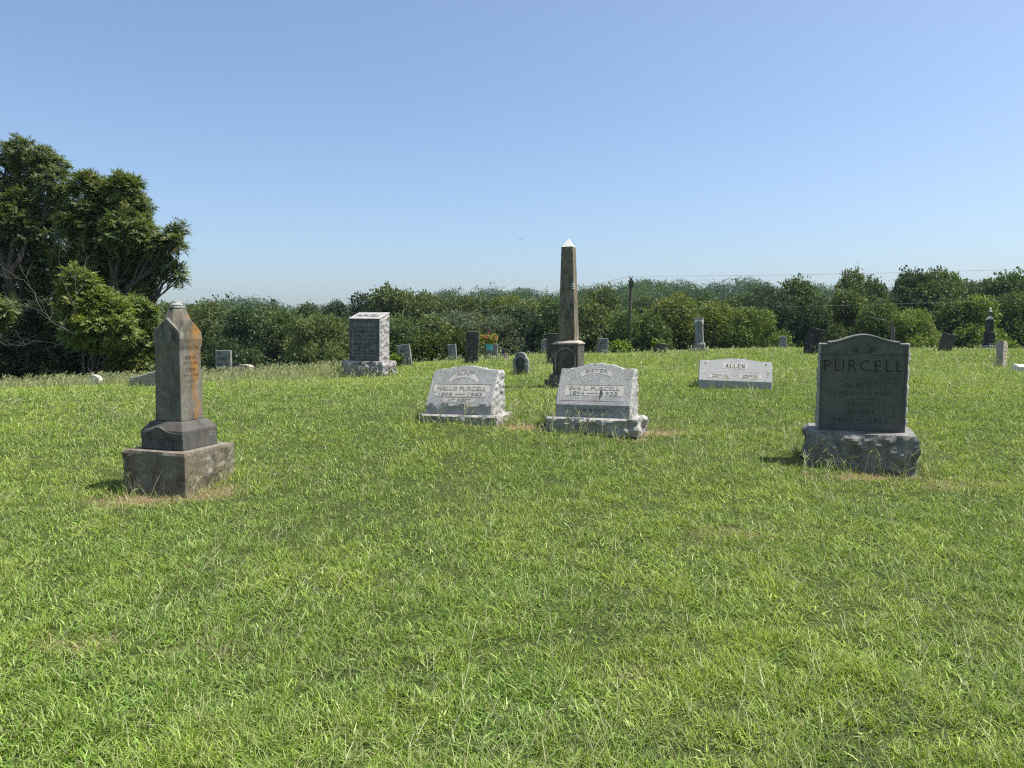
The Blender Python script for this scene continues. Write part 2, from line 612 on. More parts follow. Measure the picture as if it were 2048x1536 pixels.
dirt_at(300, 985, 6.45, 0.50, 0.22)
dirt_at(415, 985, 6.55, 0.34, 0.22)
dirt_at(1325, 868, 8.5, 0.26, 0.2)
dirt_at(1055, 852, 8.75, 0.38, 0.16)
dirt_at(1270, 880, 8.15, 0.2, 0.12, 0.8)
dirt_at(1740, 955, 6.85, 0.5, 0.14, 0.9)
dirt_at(1590, 905, 7.3, 0.16, 0.15, 0.9)
dirt_at(960, 838, 8.95, 0.4, 0.1, 0.5)
dirt_at(1120, 785, 12.5, 0.45, 0.14, 0.6)
dirt_at(430, 1330, 3.5, 0.16, 0.08, 0.5)
dirt_at(140, 1310, 3.6, 0.22, 0.1, 0.5)
dirt_at(1230, 1395, 3.2, 0.16, 0.07, 0.5)
dirt_at(1480, 1080, 5.2, 0.3, 0.12, 0.45)
dirt_at(1900, 985, 6.6, 0.55, 0.2, 0.4)


def dirt_mask(x, y):
    m = np.zeros_like(x)
    wob = fnoise(x, y, 9.0, 91, 4) * 1.5 + 0.22
    for cx, cy_, rx, ry, s in DIRT:
        r = np.sqrt(((x - cx) / rx) ** 2 + ((y - cy_) / ry) ** 2) / wob
        m = np.maximum(m, s * (1 - smooth(0.6, 1.25, r)))
    return m


def spacing(lo, hi, fine_lo, fine_hi, step, grow=1.09):
    a = list(np.arange(fine_lo, fine_hi, step))
    s, v = step, a[-1]
    while v < hi:
        s *= grow
        v += s
        a.append(v)
    s, v = step, a[0]
    while v > lo:
        s *= grow
        v -= s
        a.insert(0, v)
    return np.array(a)


gx = spacing(-1000, 1000, -5.2, 5.4, 0.075)
gy = spacing(-150, 1150, 2.2, 10.5, 0.075)
GX, GY = np.meshgrid(gx, gy)
GZ = ground(GX, GY)
nxg, nyg = len(gx), len(gy)
idx = np.arange(nxg * nyg).reshape(nyg, nxg)
gf = np.stack([idx[:-1, :-1], idx[:-1, 1:], idx[1:, 1:], idx[1:, :-1]], -1).reshape(-1, 4)
dm = dirt_mask(GX, GY)
GZ = GZ + 0.012 * (fnoise(GX, GY, 5.0, 5) - 0.5) * (np.hypot(GX, GY) < 30) - 0.015 * dm
gcol = np.zeros((nyg, nxg, 3))
gcol[..., 0] = dm
gcol[..., 1] = np.maximum(smooth(42, 60, np.hypot(GX, GY)), smooth(1.5, 2.0, np.abs(GX) / np.maximum(GY + 2.0, 0.5)))
gme = np_mesh('ground', np.stack([GX, GY, GZ], -1).reshape(-1, 3), gf, 4, gcol.reshape(-1, 3))
m, n, l, b = new_mat('lawn_soil', 0.95, 0.1)
va = n.new('ShaderNodeVertexColor')
va.layer_name = 'Col'
sx = n.new('ShaderNodeSeparateColor')
l.new(va.outputs[0], sx.inputs[0])
co = n.new('ShaderNodeTexCoord').outputs['Object']
n1 = tex_noise(n, l, co, 30, 6, 0.7)
thatch = ramp(n, [(0.3, (0.020, 0.032, 0.009)), (0.52, (0.045, 0.064, 0.018)), (0.74, (0.12, 0.115, 0.05))])
l.new(n1, thatch.inputs[0])
n2 = tex_noise(n, l, co, 55, 6, 0.75)
soil = ramp(n, [(0.3, (0.07, 0.046, 0.028)), (0.5, (0.22, 0.155, 0.095)), (0.7, (0.40, 0.31, 0.20))])
l.new(n2, soil.inputs[0])
c1 = mixrgb(n, l, sx.outputs[0], thatch.outputs[0], soil.outputs[0])
n3 = tex_noise(n, l, co, 0.5, 5, 0.6)
meadow = ramp(n, [(0.35, (0.085, 0.13, 0.022)), (0.65, (0.13, 0.18, 0.035))])
l.new(n3, meadow.inputs[0])
c1 = mixrgb(n, l, sx.outputs[1], c1, meadow.outputs[0])
l.new(c1, b.inputs['Base Color'])
bump(n, l, b, n2, 0.8, 0.02)
go = link('ground', gme, m, None, True)
tag(go, kind='structure')
del GX, GY, GZ, gcol, dm

# ------------------------------------------------------------------ lettering
def text_geo(s, size=1.0, extrude=0.0, bold=0.0, spacing_=1.0):
    cu = bpy.data.curves.new('lettering', 'FONT')
    cu.body = s
    cu.size = 1.0
    cu.align_x = 'CENTER'
    cu.extrude = extrude
    cu.offset = bold
    cu.space_character = spacing_
    cu.resolution_u = 3
    o = bpy.data.objects.new('lettering', cu)
    me = o.to_mesh()
    v = [tuple(p.co) for p in me.vertices]
    f = [tuple(p.vertices) for p in me.polygons]
    o.to_mesh_clear()
    bpy.data.objects.remove(o)
    bpy.data.curves.remove(cu)
    return v, f


def put_text(mb, s, mat4, cx, cy0, height, width, depth=0.003, bold=0.0, arch=0.0, spacing_=1.0):
    """letters centred on (cx, cy0 = baseline) of the face frame mat4 (x right, y up, z out of the face)"""
    v, f = text_geo(s, 1.0, 0.5, bold, spacing_)
    xs = [p[0] for p in v]
    ys = [p[1] for p in v]
    x0, x1, y0, y1 = min(xs), max(xs), min(ys), max(ys)
    kx, ky = width / (x1 - x0), height / (y1 - y0)
    vv = []
    for p in v:
        x = (p[0] - (x0 + x1) / 2) * kx
        y = (p[1] - y0) * ky
        if arch: y += arch * (1 - (x / (width / 2)) ** 2)
        vv.append(mat4 @ Vector((cx + x, cy0 + y, 0.0005 + (p[2] + 0.5) * depth)))
    mb.marks.append((len(mb.v), len(mb.f)))
    mb.add(vv, f)


def stroke(mb, mat4, pts, wid, depth=0.003, base=0.0005):
    """flat ribbon along pts on a face; wid a number or one per point"""
    vs, fs = [], []
    if not hasattr(wid, '__len__'): wid = [wid] * len(pts)
    for i, p in enumerate(pts):
        a, b_ = pts[max(0, i - 1)], pts[min(len(pts) - 1, i + 1)]
        t = Vector((b_[0] - a[0], b_[1] - a[1])).normalized()
        nn = Vector((-t.y, t.x)) * wid[i] / 2
        for sgn in (1, -1):
            for z in (base, base + depth):
                vs.append(mat4 @ Vector((p[0] + sgn * nn.x, p[1] + sgn * nn.y, z)))
    for i in range(len(pts) - 1):
        k, q = i * 4, (i + 1) * 4
        fs += [(k + 1, q + 1, q + 3, k + 3), (k, k + 1, q + 1, q), (k + 3, q + 3, q + 2, k + 2)]
    e = (len(pts) - 1) * 4
    fs += [(0, 2, 3, 1), (e, e + 1, e + 3, e + 2)]
    mb.add(vs, fs)


def panel(mb, mat4, pts, depth=0.002, base=0.0002):
    mb.marks.append((len(mb.v), len(mb.f)))
    n_ = len(pts)
    v = [mat4 @ Vector((x, y, base)) for x, y in pts] + [mat4 @ Vector((x, y, base + depth)) for x, y in pts]
    mb.add(v, [tuple(range(n_, 2 * n_))] + [(i, (i + 1) % n_, (i + 1) % n_ + n_, i + n_) for i in range(n_)])


def face_front(y, z0=0.0):
    """frame of a vertical face whose outside is -Y"""
    return Matrix(((1, 0, 0, 0), (0, 0, -1, y), (0, 1, 0, z0), (0, 0, 0, 1)))


def face_right(x, z0=0.0):
    return Matrix(((0, 0, 1, x), (1, 0, 0, 0), (0, 1, 0, z0), (0, 0, 0, 1)))


def arc_pts(cx, cy0, r, a0, a1, n_=16, ry=None):
    ry = ry or r
    return [(cx + r * math.cos(R(a0 + (a1 - a0) * k / n_)), cy0 + ry * math.sin(R(a0 + (a1 - a0) * k / n_))) for k in range(n_ + 1)]


FOOT = []          # footprints without grass: x, y, rotation, half width, half depth


def foot(o, w_, d_):
    FOOT.append((o.location.x, o.location.y, o.rotation_euler.z, w_ / 2, d_ / 2))


ROW = R(-20)       # the rows stand at this angle

# ------------------------------------------------------------------ brown marker with gabled top (left)
def gabled_marker():
    D = 6.95
    t = thing('gabled_monument', 'tall brown limestone monument with gabled top and orange lichen on its right face', 'monument',
              spot(354, D, -0.06), R(-16.2), (R(0.2), R(0.7)))
    foot(t, 0.72, 0.72)
    bb = rock_block(0.70, 0.70, 0.44, 0.012, 3, 0.025, 0.0, 7.0, margin=0.05, toprough=0.6)
    link('base', bb, M['limestone_base'], t)
    z = 0.441
    # dark second base with a wash and a raised wave on its front
    mb = MB()
    s, st = 0.48, 0.36
    mb.box(-s / 2, s / 2, -s / 2, s / 2, z, z + 0.18)
    mb.box(-s / 2, s / 2, -s / 2, s / 2, z + 0.18, z + 0.265, (s - st) / 2, (s - st) / 2)
    N = 20
    wav = [(-s / 2 + s * k / N, z + 0.165 + 0.055 * math.exp(-((k / N - 0.42) / 0.17) ** 2)) for k in range(N + 1)]
    out = [(-s / 2, z + 0.10)] + [(s / 2, z + 0.10)] + wav[::-1]
    mb.prism(out, -s / 2 - 0.006, -s / 2 + 0.085)
    mb.build('second_base', M['slate_base'], t, 0.006, chip=0.002)
    mk = MB()
    put_text(mk, 'BO', face_right(s / 2, z), 0.17, 0.09, 0.05, 0.09, 0.002, 0.0)
    mk.build('lettering', plain('pale_scratches', (0.20, 0.195, 0.185), 0.9, 0.1), t)
    z += 0.267
    # shaft: slightly tapering, bulging shoulder, four gables
    mb = MB()
    h1, h2 = 0.70, 0.86
    a, c, e = 0.152, 0.143, 0.150
    rings = [(a, z), (a - 0.001, z + 0.06), (c + 0.003, z + 0.4), (c, z + h1 - 0.02), (e, z + h1 + 0.02), (e + 0.006, z + h1 + 0.09), (e, z + h2)]
    v, f = [], []
    for r_, zz in rings:
        v += [(-r_, -r_, zz), (r_, -r_, zz), (r_, r_, zz), (-r_, r_, zz)]
    for i in range(len(rings) - 1):
        for k in range(4):
            f.append((i * 4 + k, i * 4 + (k + 1) % 4, i * 4 + 4 + (k + 1) % 4, i * 4 + 4 + k))
    f.append((3, 2, 1, 0))
    mb.add(v, f)
    # gables
    zt = z + h2
    gh, dp = 0.13, 0.06
    for k in range(4):
        q = Matrix.Rotation(k * math.pi / 2, 4, 'Z')
        pts = [Vector((-e, -e, zt)), Vector((e, -e, zt)), Vector((0, -e, zt + gh)), Vector((-e * 0.7, -e + dp, zt)), Vector((e * 0.7, -e + dp, zt)), Vector((0, -e + dp + 0.02, zt + gh))]
        mb.add([q @ p for p in pts], [(0, 1, 2), (1, 4, 5, 2), (0, 2, 5, 3), (3, 5, 4)])
    # roof behind the gables, drawn in to the neck
    rr = [(e * 0.985, zt - 0.002), (0.118, zt + 0.11), (0.082, zt + 0.205), (0.062, zt + 0.222)]
    v, f = [], []
    for r_, zz in rr:
        for k in range(8):
            an = R(22.5 + 45 * k)
            m8 = max(abs(math.cos(an)), abs(math.sin(an)))
            mixk = 0.35 if zz < zt + 0.05 else 0.75
            rad = r_ * ((1 - mixk) / m8 + mixk * 1.08)
            v.append((rad * math.cos(an), rad * math.sin(an), zz))
    for i in range(len(rr) - 1):
        for k in range(8):
            f.append((i * 8 + k, i * 8 + (k + 1) % 8, i * 8 + 8 + (k + 1) % 8, i * 8 + 8 + k))
    f.append(tuple(range((len(rr) - 1) * 8, len(rr) * 8)))
    mb.add(v, f)
    mb.build('shaft', M['limestone'], t, 0.007, chip=0.003)
    mt = MB()
    fr = face_right(0.1462, z)
    lines = [('BORN', 0.60, 0.034, 0.14), ('OCT. 14, 1826', 0.55, 0.026, 0.2), ('DIED', 0.48, 0.03, 0.12), ('MAR. 9, 1893', 0.43, 0.026, 0.2), ('AGED', 0.37, 0.026, 0.11),
             ('66 Y. 4 M. 25 D.', 0.32, 0.024, 0.22), ('GONE BUT NOT', 0.24, 0.022, 0.2), ('FORGOTTEN', 0.2, 0.022, 0.18)]
    for s_, y_, hh, ww in lines:
        put_text(mt, s_, fr, 0, y_, hh, ww, 0.0015, 0.01)
    put_text(mt, 'ROLAND', face_right(0.1495, z), 0, 0.70, 0.042, 0.2, 0.002, 0.01, 0.035)
    mt.build('lettering', M['limestone'], t)
    mc = MB()
    zc = zt + 0.222
    mc.lathe([(0.075, -0.006), (0.078, 0.006), (0.076, 0.018), (0.06, 0.022), (0.062, 0.036), (0.050, 0.044), (0.034, 0.054), (0.030, 0.066), (0.018, 0.074), (0.004, 0.077)], 22, (0, 0, zc))
    mc.build('finial_stub', M['marble_grey'], t, smooth=False)
    return t


gabled_marker()


# ------------------------------------------------------------------ serpent-top granite headstone (right)
def purcell():
    D = 7.3
    t = thing('headstone', 'large dark grey granite headstone with curved top reading PURCELL', 'headstone', spot(1724, D, -0.05), R(-21), (R(3.2), 0))
    foot(t, 1.14, 0.66)
    bb = rock_block(0.965, 0.56, 0.42, 0.055, 8, 0.02, 0.012, 5.0, margin=0.12)
    link('base', bb, M['granite_mid'], t)
    z = 0.421
    W, H, T = 0.795, 0.96, 0.19
    # outline of the die: square shoulders, stepped, then a serpentine crown
    half = [(W / 2, 0.0), (W / 2, H - 0.075), (W / 2 - 0.07, H - 0.075), (W / 2 - 0.07, H - 0.055)]
    for k in range(1, 13):
        s = k / 12
        half.append(((W / 2 - 0.07) * (1 - s), H - 0.055 + 0.075 * (0.5 - 0.5 * math.cos(math.pi * s)) ** 1.0))
    out = half + [(-x, y) for x, y in half[::-1][1:]]
    mb = MB()
    n_ = len(out)
    front = [(x, -T / 2, z + y) for x, y in out]
    back = [(x, T / 2, z + y) for x, y in out]
    mb.add(front + back, [tuple(range(n_)), tuple(range(2 * n_ - 1, n_ - 1, -1))] +
           [(i, i + n_, i + 1 + n_, i + 1) for i in range(1, n_ - 2)] + [(n_ - 1, 2 * n_ - 1, n_, 0)])
    die = mb.build('die', M['granite_dark'], t, 0.004)
    # rock-faced flanks
    sm = MB()
    for sgn in (1, -1):
        nz, ny = 34, 9
        v, f = [], []
        for k in range(nz + 1):
            for j in range(ny + 1):
                y = -T / 2 + T * j / ny
                zz = z + (H - 0.075) * k / nz
                edge = min(1, min(j, ny - j) / 1.6)
                q = Vector((sgn * 3, y * 9, zz * 9))
                a = 0.006 + (0.012 + 0.022 * noise.fractal(q * 1.5, 1, 2, 4) + 0.010 * noise.noise(q * 0.5)) * edge + 0.008 * noise.noise(Vector((sgn * 7, 0, zz * 16)))
                v.append((sgn * (W / 2 + max(0.0008, a)), y, zz))
        for k in range(nz):
            for j in range(ny):
                q = (k * (ny + 1) + j, k * (ny + 1) + j + 1, (k + 1) * (ny + 1) + j + 1, (k + 1) * (ny + 1) + j)
                f.append(q if sgn > 0 else q[::-1])
        b0 = len(v)
        rim = [k * (ny + 1) for k in range(nz + 1)]
        rim2 = [k * (ny + 1) + ny for k in range(nz + 1)]
        for rlist in (rim, rim2):
            base_i = len(v)
            for i in rlist:
                v.append((sgn * W / 2 * 0.999, v[i][1], v[i][2]))
            for k in range(nz):
                f.append((rlist[k], rlist[k + 1], base_i + k + 1, base_i + k))
        top = [nz * (ny + 1) + j for j in range(ny + 1)]
        base_i = len(v)
        for i in top: v.append((sgn * W / 2 * 0.999, v[i][1], v[i][2]))
        for j in range(ny): f.append((top[j], top[j + 1], base_i + j + 1, base_i + j))
        sm.add(v, f)
        sm.build('rock_flank', M['granite_flank'], t)
        sm = MB()
    # carving
    fr = face_front(-T / 2, z)
    cb = MB()
    put_text(cb, 'PURCELL', fr, -0.0, 0.610, 0.112, 0.715, 0.0012, -0.018, spacing_=1.25)
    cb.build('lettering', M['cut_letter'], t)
    cb = MB()
    zz = 0.775
    for sg in (-1, 1):
        stroke(cb, fr, [(sg * 0.42, zz), (sg * 0.08, zz)], 0.004, 0.0012)
        # arrow-like sprig
        for dx in (0.24, 0.27):
            pass
        stroke(cb, fr, [(sg * 0.25, zz), (sg * 0.29, zz + 0.010), (sg * 0.31, zz)], [0.002, 0.014, 0.002], 0.0012)
        stroke(cb, fr, [(sg * 0.23, zz), (sg * 0.27, zz + 0.028)], [0.008, 0.002], 0.0012)
        stroke(cb, fr, [(sg * 0.23, zz), (sg * 0.27, zz - 0.026)], [0.008, 0.002], 0.0012)
        stroke(cb, fr, [(sg * 0.16, zz + 0.002), (sg * 0.185, zz + 0.02)], [0.004, 0.007], 0.0012)
        # leaf spray rising beside the medallion
        for a0, ln, wd in ((26, 0.16, 0.011), (42, 0.15, 0.010), (58, 0.12, 0.009), (12, 0.08, 0.007)):
            p0 = (sg * 0.055, zz + 0.006)
            pts = []
            for k in range(7):
                s = k / 6
                r_ = ln * s
                an = R(90 - a0 + 26 * (1 - s) * 1.0)
                pts.append((p0[0] + sg * r_ * math.cos(an), p0[1] + r_ * math.sin(an) * 0.85))
            stroke(cb, fr, pts, [0.003, wd * .6, wd, wd * .9, wd * .7, wd * .4, 0.002], 0.0012)
    stroke(cb, fr, arc_pts(0, zz + 0.065, 0.062, 0, 360, 28, 0.058), 0.0045, 0.0012)
    # border line
    stroke(cb, fr, [(-W / 2 + 0.022, 0.03), (-W / 2 + 0.022, H - 0.10), (-W / 2 + 0.09, H - 0.10)], 0.004, 0.0012)
    stroke(cb, fr, [(W / 2 - 0.022, 0.03), (W / 2 - 0.022, H - 0.10), (W / 2 - 0.09, H - 0.10)], 0.004, 0.0012)
    crown = [(x, y - 0.024) for x, y in out if abs(x) < W / 2 - 0.08]
    stroke(cb, fr, crown, 0.004, 0.0012)
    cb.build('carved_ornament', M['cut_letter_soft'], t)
    c2 = MB()
    put_text(c2, 'ALBERT', fr, -0.01, 0.445, 0.052, 0.31, 0.001, -0.012, spacing_=1.2)
    put_text(c2, '1850', fr, -0.16, 0.36, 0.046, 0.17, 0.001, -0.012, spacing_=1.15)
    put_text(c2, '1908', fr, 0.16, 0.36, 0.046, 0.17, 0.001, -0.012, spacing_=1.15)
    stroke(c2, fr, [(-0.05, 0.383), (0.05, 0.383)], 0.004, 0.001)
    stroke(c2, fr, [(-0.17, 0.325), (0.17, 0.325)], 0.003, 0.001)
    put_text(c2, 'MARY', fr, -0.01, 0.245, 0.05, 0.22, 0.001, -0.012, spacing_=1.2)
    put_text(c2, 'HIS WIFE', fr, -0.01, 0.175, 0.042, 0.27, 0.001, -0.012)
    put_text(c2, '1855', fr, -0.16, 0.09, 0.046, 0.17, 0.001, -0.012, spacing_=1.15)
    put_text(c2, '1935', fr, 0.16, 0.09, 0.046, 0.17, 0.001, -0.012, spacing_=1.15)
    stroke(c2, fr, [(-0.05, 0.113), (0.05, 0.113)], 0.005, 0.001)
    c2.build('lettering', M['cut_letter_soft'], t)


purcell()


# ------------------------------------------------------------------ slant markers
def slant_body(w_, nose, rise, db, dt, topf, N=36, seed=1, rockamp=0.02, rough_nose=False):
    """returns mesh of the smooth front, mesh of the rock-faced rest, and the frame of the slanting face"""
    run = db - dt
    L = math.hypot(run, rise)
    sy, sz = run / L, rise / L
    front, rest = MB(), MB()
    xs = [-w_ / 2 + w_ * k / N for k in range(N + 1)]

    def sl(x, s):
        return (x, -db / 2 + sy * s, nose + sz * s)
    v, f = [], []
    for x in xs:
        top = L + topf(x)
        v += [sl(x, 0), sl(x, top)]
    for k in range(N):
        f.append((2 * k, 2 * k + 2, 2 * k + 3, 2 * k + 1))
    front.add(v, f)
    nz = 5
    v, f = [], []
    for i, x in enumerate(xs):
        for k in range(nz + 1):
            z = nose * k / nz
            a = 0.0
            if rough_nose:
                q = Vector((x * 7, seed, z * 9))
                a = rockamp * (0.5 + noise.fractal(q, 1, 2, 4)) * (1 if k < nz else 0.15)
            v.append((x, -db / 2 - a, z))
    for i in range(N):
        for k in range(nz):
            p = i * (nz + 1) + k
            f.append((p, p + nz + 1, p + nz + 2, p + 1))
    (rest if rough_nose else front).add(v, f)
    # top and back
    v, f = [], []
    nt_ = 5
    for x in xs:
        top = L + topf(x)
        a = sl(x, top)
        for k in range(nt_ + 1):
            s = k / nt_
            q = Vector((x * 11, s * 4, seed * 3.0))
            v.append((x, a[1] + (db / 2 - a[1]) * s, a[2] + (0.02 * (noise.fractal(q, 1, 2, 3)) * rockamp / 0.02 - 0.01 * s) * (1 if 0 < k else 0)))
        v.append((x, db / 2 + 0.02, 0))
    st = nt_ + 2
    for i in range(N):
        for k in range(nt_ + 1):
            p = i * st + k
            f.append((p, p + st, p + st + 1, p + 1))
    rest.add(v, f)
    # rock-faced ends
    for sgn in (-1, 1):
        x0 = sgn * w_ / 2
        top = L + topf(x0)
        zt = nose + sz * top
        nz2, ny2 = 26, 18
        v, f = [], []
        for k in range(nz2 + 1):
            z = zt * k / nz2
            yf = -db / 2 if z <= nose else -db / 2 + (z - nose) / sz * sy
            for j in range(ny2 + 1):
                y = yf + (db / 2 + 0.02 - yf) * j / ny2
                edge = min(1, j / 1.4) * min(1, (nz2 - k) / 1.4 + 0.1)
                q = Vector((sgn * 5 + seed, y * 15, z * 15))
                a = (rockamp * 0.7 + rockamp * 0.75 * noise.fractal(q, 1, 2, 4)) * edge
                v.append((x0 + sgn * max(0, a), y, z))
        for k in range(nz2):
            for j in range(ny2):
                p = k * (ny2 + 1) + j
                q = (p, p + 1, p + ny2 + 2, p + ny2 + 1)
                f.append(q if sgn > 0 else q[::-1])
        rest.add(v, f)
    fr = Matrix(((1, 0, 0, 0), (0, sy, -sz, -db / 2), (0, sz, sy, nose), (0, 0, 0, 1)))
    return front, rest, fr, L


def cut_rect(x0, x1, y0, y1, c=0.02):
    return [(x0 + c, y0), (x1 - c, y0), (x1, y0 + c), (x1, y1 - c), (x1 - c, y1), (x0 + c, y1), (x0, y1 - c), (x0, y0 + c)]


def carved_corner(mb, fr, sg, x, ytop, ybot):
    """line and leaf ornament down one side of a slanting face"""
    stroke(mb, fr, [(x - sg * 0.02, ybot), (x - sg * 0.02, ytop - 0.14), (x - sg * 0.075, ytop - 0.14), (x - sg * 0.075, ytop - 0.02)], 0.006, 0.0015)
    for k in range(4):
        cx, cy_ = x - sg * (0.03 + 0.012 * (k % 2)), ytop - 0.03 - 0.028 * k
        stroke(mb, fr, [(cx - 0.015, cy_ - 0.01), (cx, cy_ + 0.004), (cx + 0.015, cy_ - 0.006)], [0.003, 0.011, 0.003], 0.0015)


def aunt():
    D = 9.3
    t = thing('slant_headstone', 'grey granite slant headstone carved AUNT and HALLIE PURCELL', 'headstone', spot(930, D, -0.06), R(-21), (0, R(-0.8)))
    foot(t, 1.22, 0.62)
    link('base', rock_block(1.10, 0.54, 0.14, 0.035, 21, 0.018, 0.0, 8, margin=0.12), M['granite_rough'], t)
    z = 0.14
    Wd = 0.92

    def tf(x):
        s = abs(x) / (Wd / 2)
        return 0.065 * (0.5 + 0.5 * math.cos(math.pi * min(1, s * 1.08))) + 0.006 * noise.noise(Vector((x * 16, 3, 1)))
    fm, rm, fr, L = slant_body(Wd, 0.14, 0.42, 0.42, 0.16, tf, 40, 4, 0.024, True)
    fr = Matrix.Translation((0, 0, z)) @ fr
    for mb in (fm, rm): mb.v = [(x, y, zz + z) for x, y, zz in mb.v]
    fm.build('slant_face', M['granite_light'], t)
    rm.build('rock_faced_body', M['granite_flank'], t)
    p = MB()
    ban = arc_pts(0, L - 0.27, 0.26, 150, 30, 14, 0.255)
    ban2 = arc_pts(0, L - 0.275, 0.23, 30, 150, 14, 0.165)
    panel(p, fr, ban2[::1][:0] + [(x, y) for x, y in ban2] + [(x, y) for x, y in ban])
    panel(p, fr, cut_rect(-0.40, 0.40, 0.165, 0.275, 0.016))
    panel(p, fr, cut_rect(-0.36, 0.36, 0.10, 0.1635, 0.016))
    panel(p, fr, cut_rect(-0.22, 0.22, 0.015, 0.082, 0.014))
    p.build('cut_panel', M['granite_panel'], t)
    c = MB()
    put_text(c, 'AUNT', fr, 0, L - 0.095, 0.052, 0.23, 0.0045, 0.012, 0.02)
    put_text(c, 'HALLIE PURCELL', fr, 0.0, 0.188, 0.062, 0.70, 0.0045, 0.012)
    put_text(c, '1898', fr, -0.21, 0.112, 0.048, 0.2, 0.0045, 0.012)
    put_text(c, '1963', fr, 0.21, 0.112, 0.048, 0.2, 0.0045, 0.012)
    stroke(c, fr, [(-0.07, 0.136), (0.07, 0.136)], 0.012, 0.0045)
    put_text(c, 'AT REST', fr, 0, 0.026, 0.044, 0.34, 0.0045, 0.012)
    c.build('lettering', M['granite_letter'], t)
    d = MB()
    stroke(d, fr, [(-0.37, 0.279), (0.38, 0.279), (0.405, 0.26)], 0.007, 0.002)
    stroke(d, fr, [(-0.20, 0.086), (0.20, 0.086)], 0.006, 0.002)
    stroke(d, fr, [(x, y + 0.004) for x, y in ban], 0.006, 0.002)
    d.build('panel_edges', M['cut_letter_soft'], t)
    for sg in (-1, 1):
        e = MB()
        carved_corner(e, fr, sg, sg * Wd / 2, L - 0.005, 0.03)
        stroke(e, fr, [(sg * 0.40, L - 0.15), (sg * 0.34, L - 0.05), (sg * 0.25, L + 0.01)], 0.005, 0.0015)
        e.build('carved_border', M['granite_panel'], t)


def sister():
    D = 8.6
    t = thing('slant_headstone', 'grey granite slant headstone carved SISTER and EVA L. PURCELL', 'headstone', spot(1194, D, -0.03), R(-21), (0, R(-0.5)))
    foot(t, 1.3, 0.64)
    link('base', rock_block(1.10, 0.54, 0.20, 0.045, 33, 0.018, 0.0, 7, margin=0.12), M['granite_rough'], t)
    z = 0.20
    Wd = 0.90

    def tf(x):
        s = abs(x) / (Wd / 2)
        return 0.07 * max(0.0, 1 - (s / 0.68) ** 2) ** 0.8 + 0.004 * noise.noise(Vector((x * 14, 8, 1)))
    fm, rm, fr, L = slant_body(Wd, 0.15, 0.42, 0.42, 0.16, tf, 44, 9, 0.022, False)
    fr = Matrix.Translation((0, 0, z)) @ fr
    for mb in (fm, rm): mb.v = [(x, y, zz + z) for x, y, zz in mb.v]
    fm.build('slant_face', M['granite_light'], t)
    rm.build('rock_faced_body', M['granite_flank'], t)
    p = MB()
    ban = arc_pts(0, L - 0.31, 0.33, 128, 52, 12, 0.315)
    ban2 = arc_pts(0, L - 0.31, 0.30, 52, 128, 12, 0.245)
    panel(p, fr, ban2 + ban)
    panel(p, fr, cut_rect(-0.36, 0.36, 0.125, 0.26, 0.01))
    p.build('cut_panel', M['granite_panel'], t)
    c = MB()
    put_text(c, 'SISTER', fr, 0, L - 0.062, 0.046, 0.28, 0.0045, 0.012, 0.016)
    put_text(c, 'EVA L. PURCELL', fr, 0, 0.197, 0.05, 0.62, 0.0045, 0.012)
    put_text(c, '1894', fr, -0.2, 0.134, 0.046, 0.18, 0.0045, 0.012)
    put_text(c, '1933', fr, 0.2, 0.134, 0.046, 0.18, 0.0045, 0.012)
    stroke(c, fr, [(-0.08, 0.157), (0.06, 0.157)], 0.012, 0.0045)
    fn = face_front(-0.21, z)
    c.build('lettering', M['granite_letter'], t)
    d = MB()
    stroke(d, fr, [(-0.35, 0.264), (0.35, 0.264)], 0.006, 0.002)
    stroke(d, fr, [(0.085, 0.20), (0.09, 0.15), (0.085, 0.11), (0.087, 0.085)], [0.02, 0.035, 0.02, 0.006], 0.0006, 0.003)
    stroke(d, fr, [(-0.42, 0.055), (0.36, 0.05)], 0.003, 0.001)
    d.build('panel_edges', M['cut_letter_soft'], t)
    d = MB()
    put_text(d, 'AT REST', fn, -0.01, 0.05, 0.052, 0.36, 0.003, 0.0)
    d.build('lettering', plain('faint_letters', (0.075, 0.077, 0.074), 0.95, 0.1), t)
    e = MB()
    carved_corner(e, fr, 1, Wd / 2, L - 0.005, 0.03)
    e.build('carved_border', M['granite_panel'], t)


def serif_word(mb, fr, s, cx, y0, h, wd, depth=0.0012):
    """roman capitals from thick and thin strokes: A L E N"""
    gap = wd / len(s)
    cw = gap * 0.74
    T, t_ = h * 0.16, h * 0.07
    for i, ch in enumerate(s):
        x = cx - wd / 2 + gap * i + gap * 0.1

        def st(p, w_): stroke(mb, fr, [(x + a * cw, y0 + b_ * h) for a, b_ in p], w_, depth)
        if ch == 'A':
            st([(0.08, 0), (0.5, 1)], t_); st([(0.5, 1), (0.92, 0)], T); st([(0.25, 0.38), (0.75, 0.38)], t_)
            st([(-0.05, 0.02), (0.25, 0.02)], t_); st([(0.75, 0.02), (1.08, 0.02)], t_)
        if ch in 'LE':
            st([(0.2, 0), (0.2, 1)], T); st([(0.05, 0.02), (0.92, 0.02)], t_); st([(0.92, 0.0), (0.95, 0.24)], t_)
            st([(0.05, 0.98), (0.4 if ch == 'L' else 0.85, 0.98)], t_)
        if ch == 'E':
            st([(0.2, 0.52), (0.65, 0.52)], t_); st([(0.85, 1.0), (0.87, 0.78)], t_)
        if ch == 'N':
            st([(0.12, 0), (0.12, 1)], t_); st([(0.12, 1), (0.9, 0)], T); st([(0.9, 0), (0.9, 1)], t_)
            st([(-0.05, 0.98), (0.2, 0.98)], t_); st([(0.75, 0.98), (1.05, 0.98)], t_); st([(-0.03, 0.02), (0.28, 0.02)], t_)


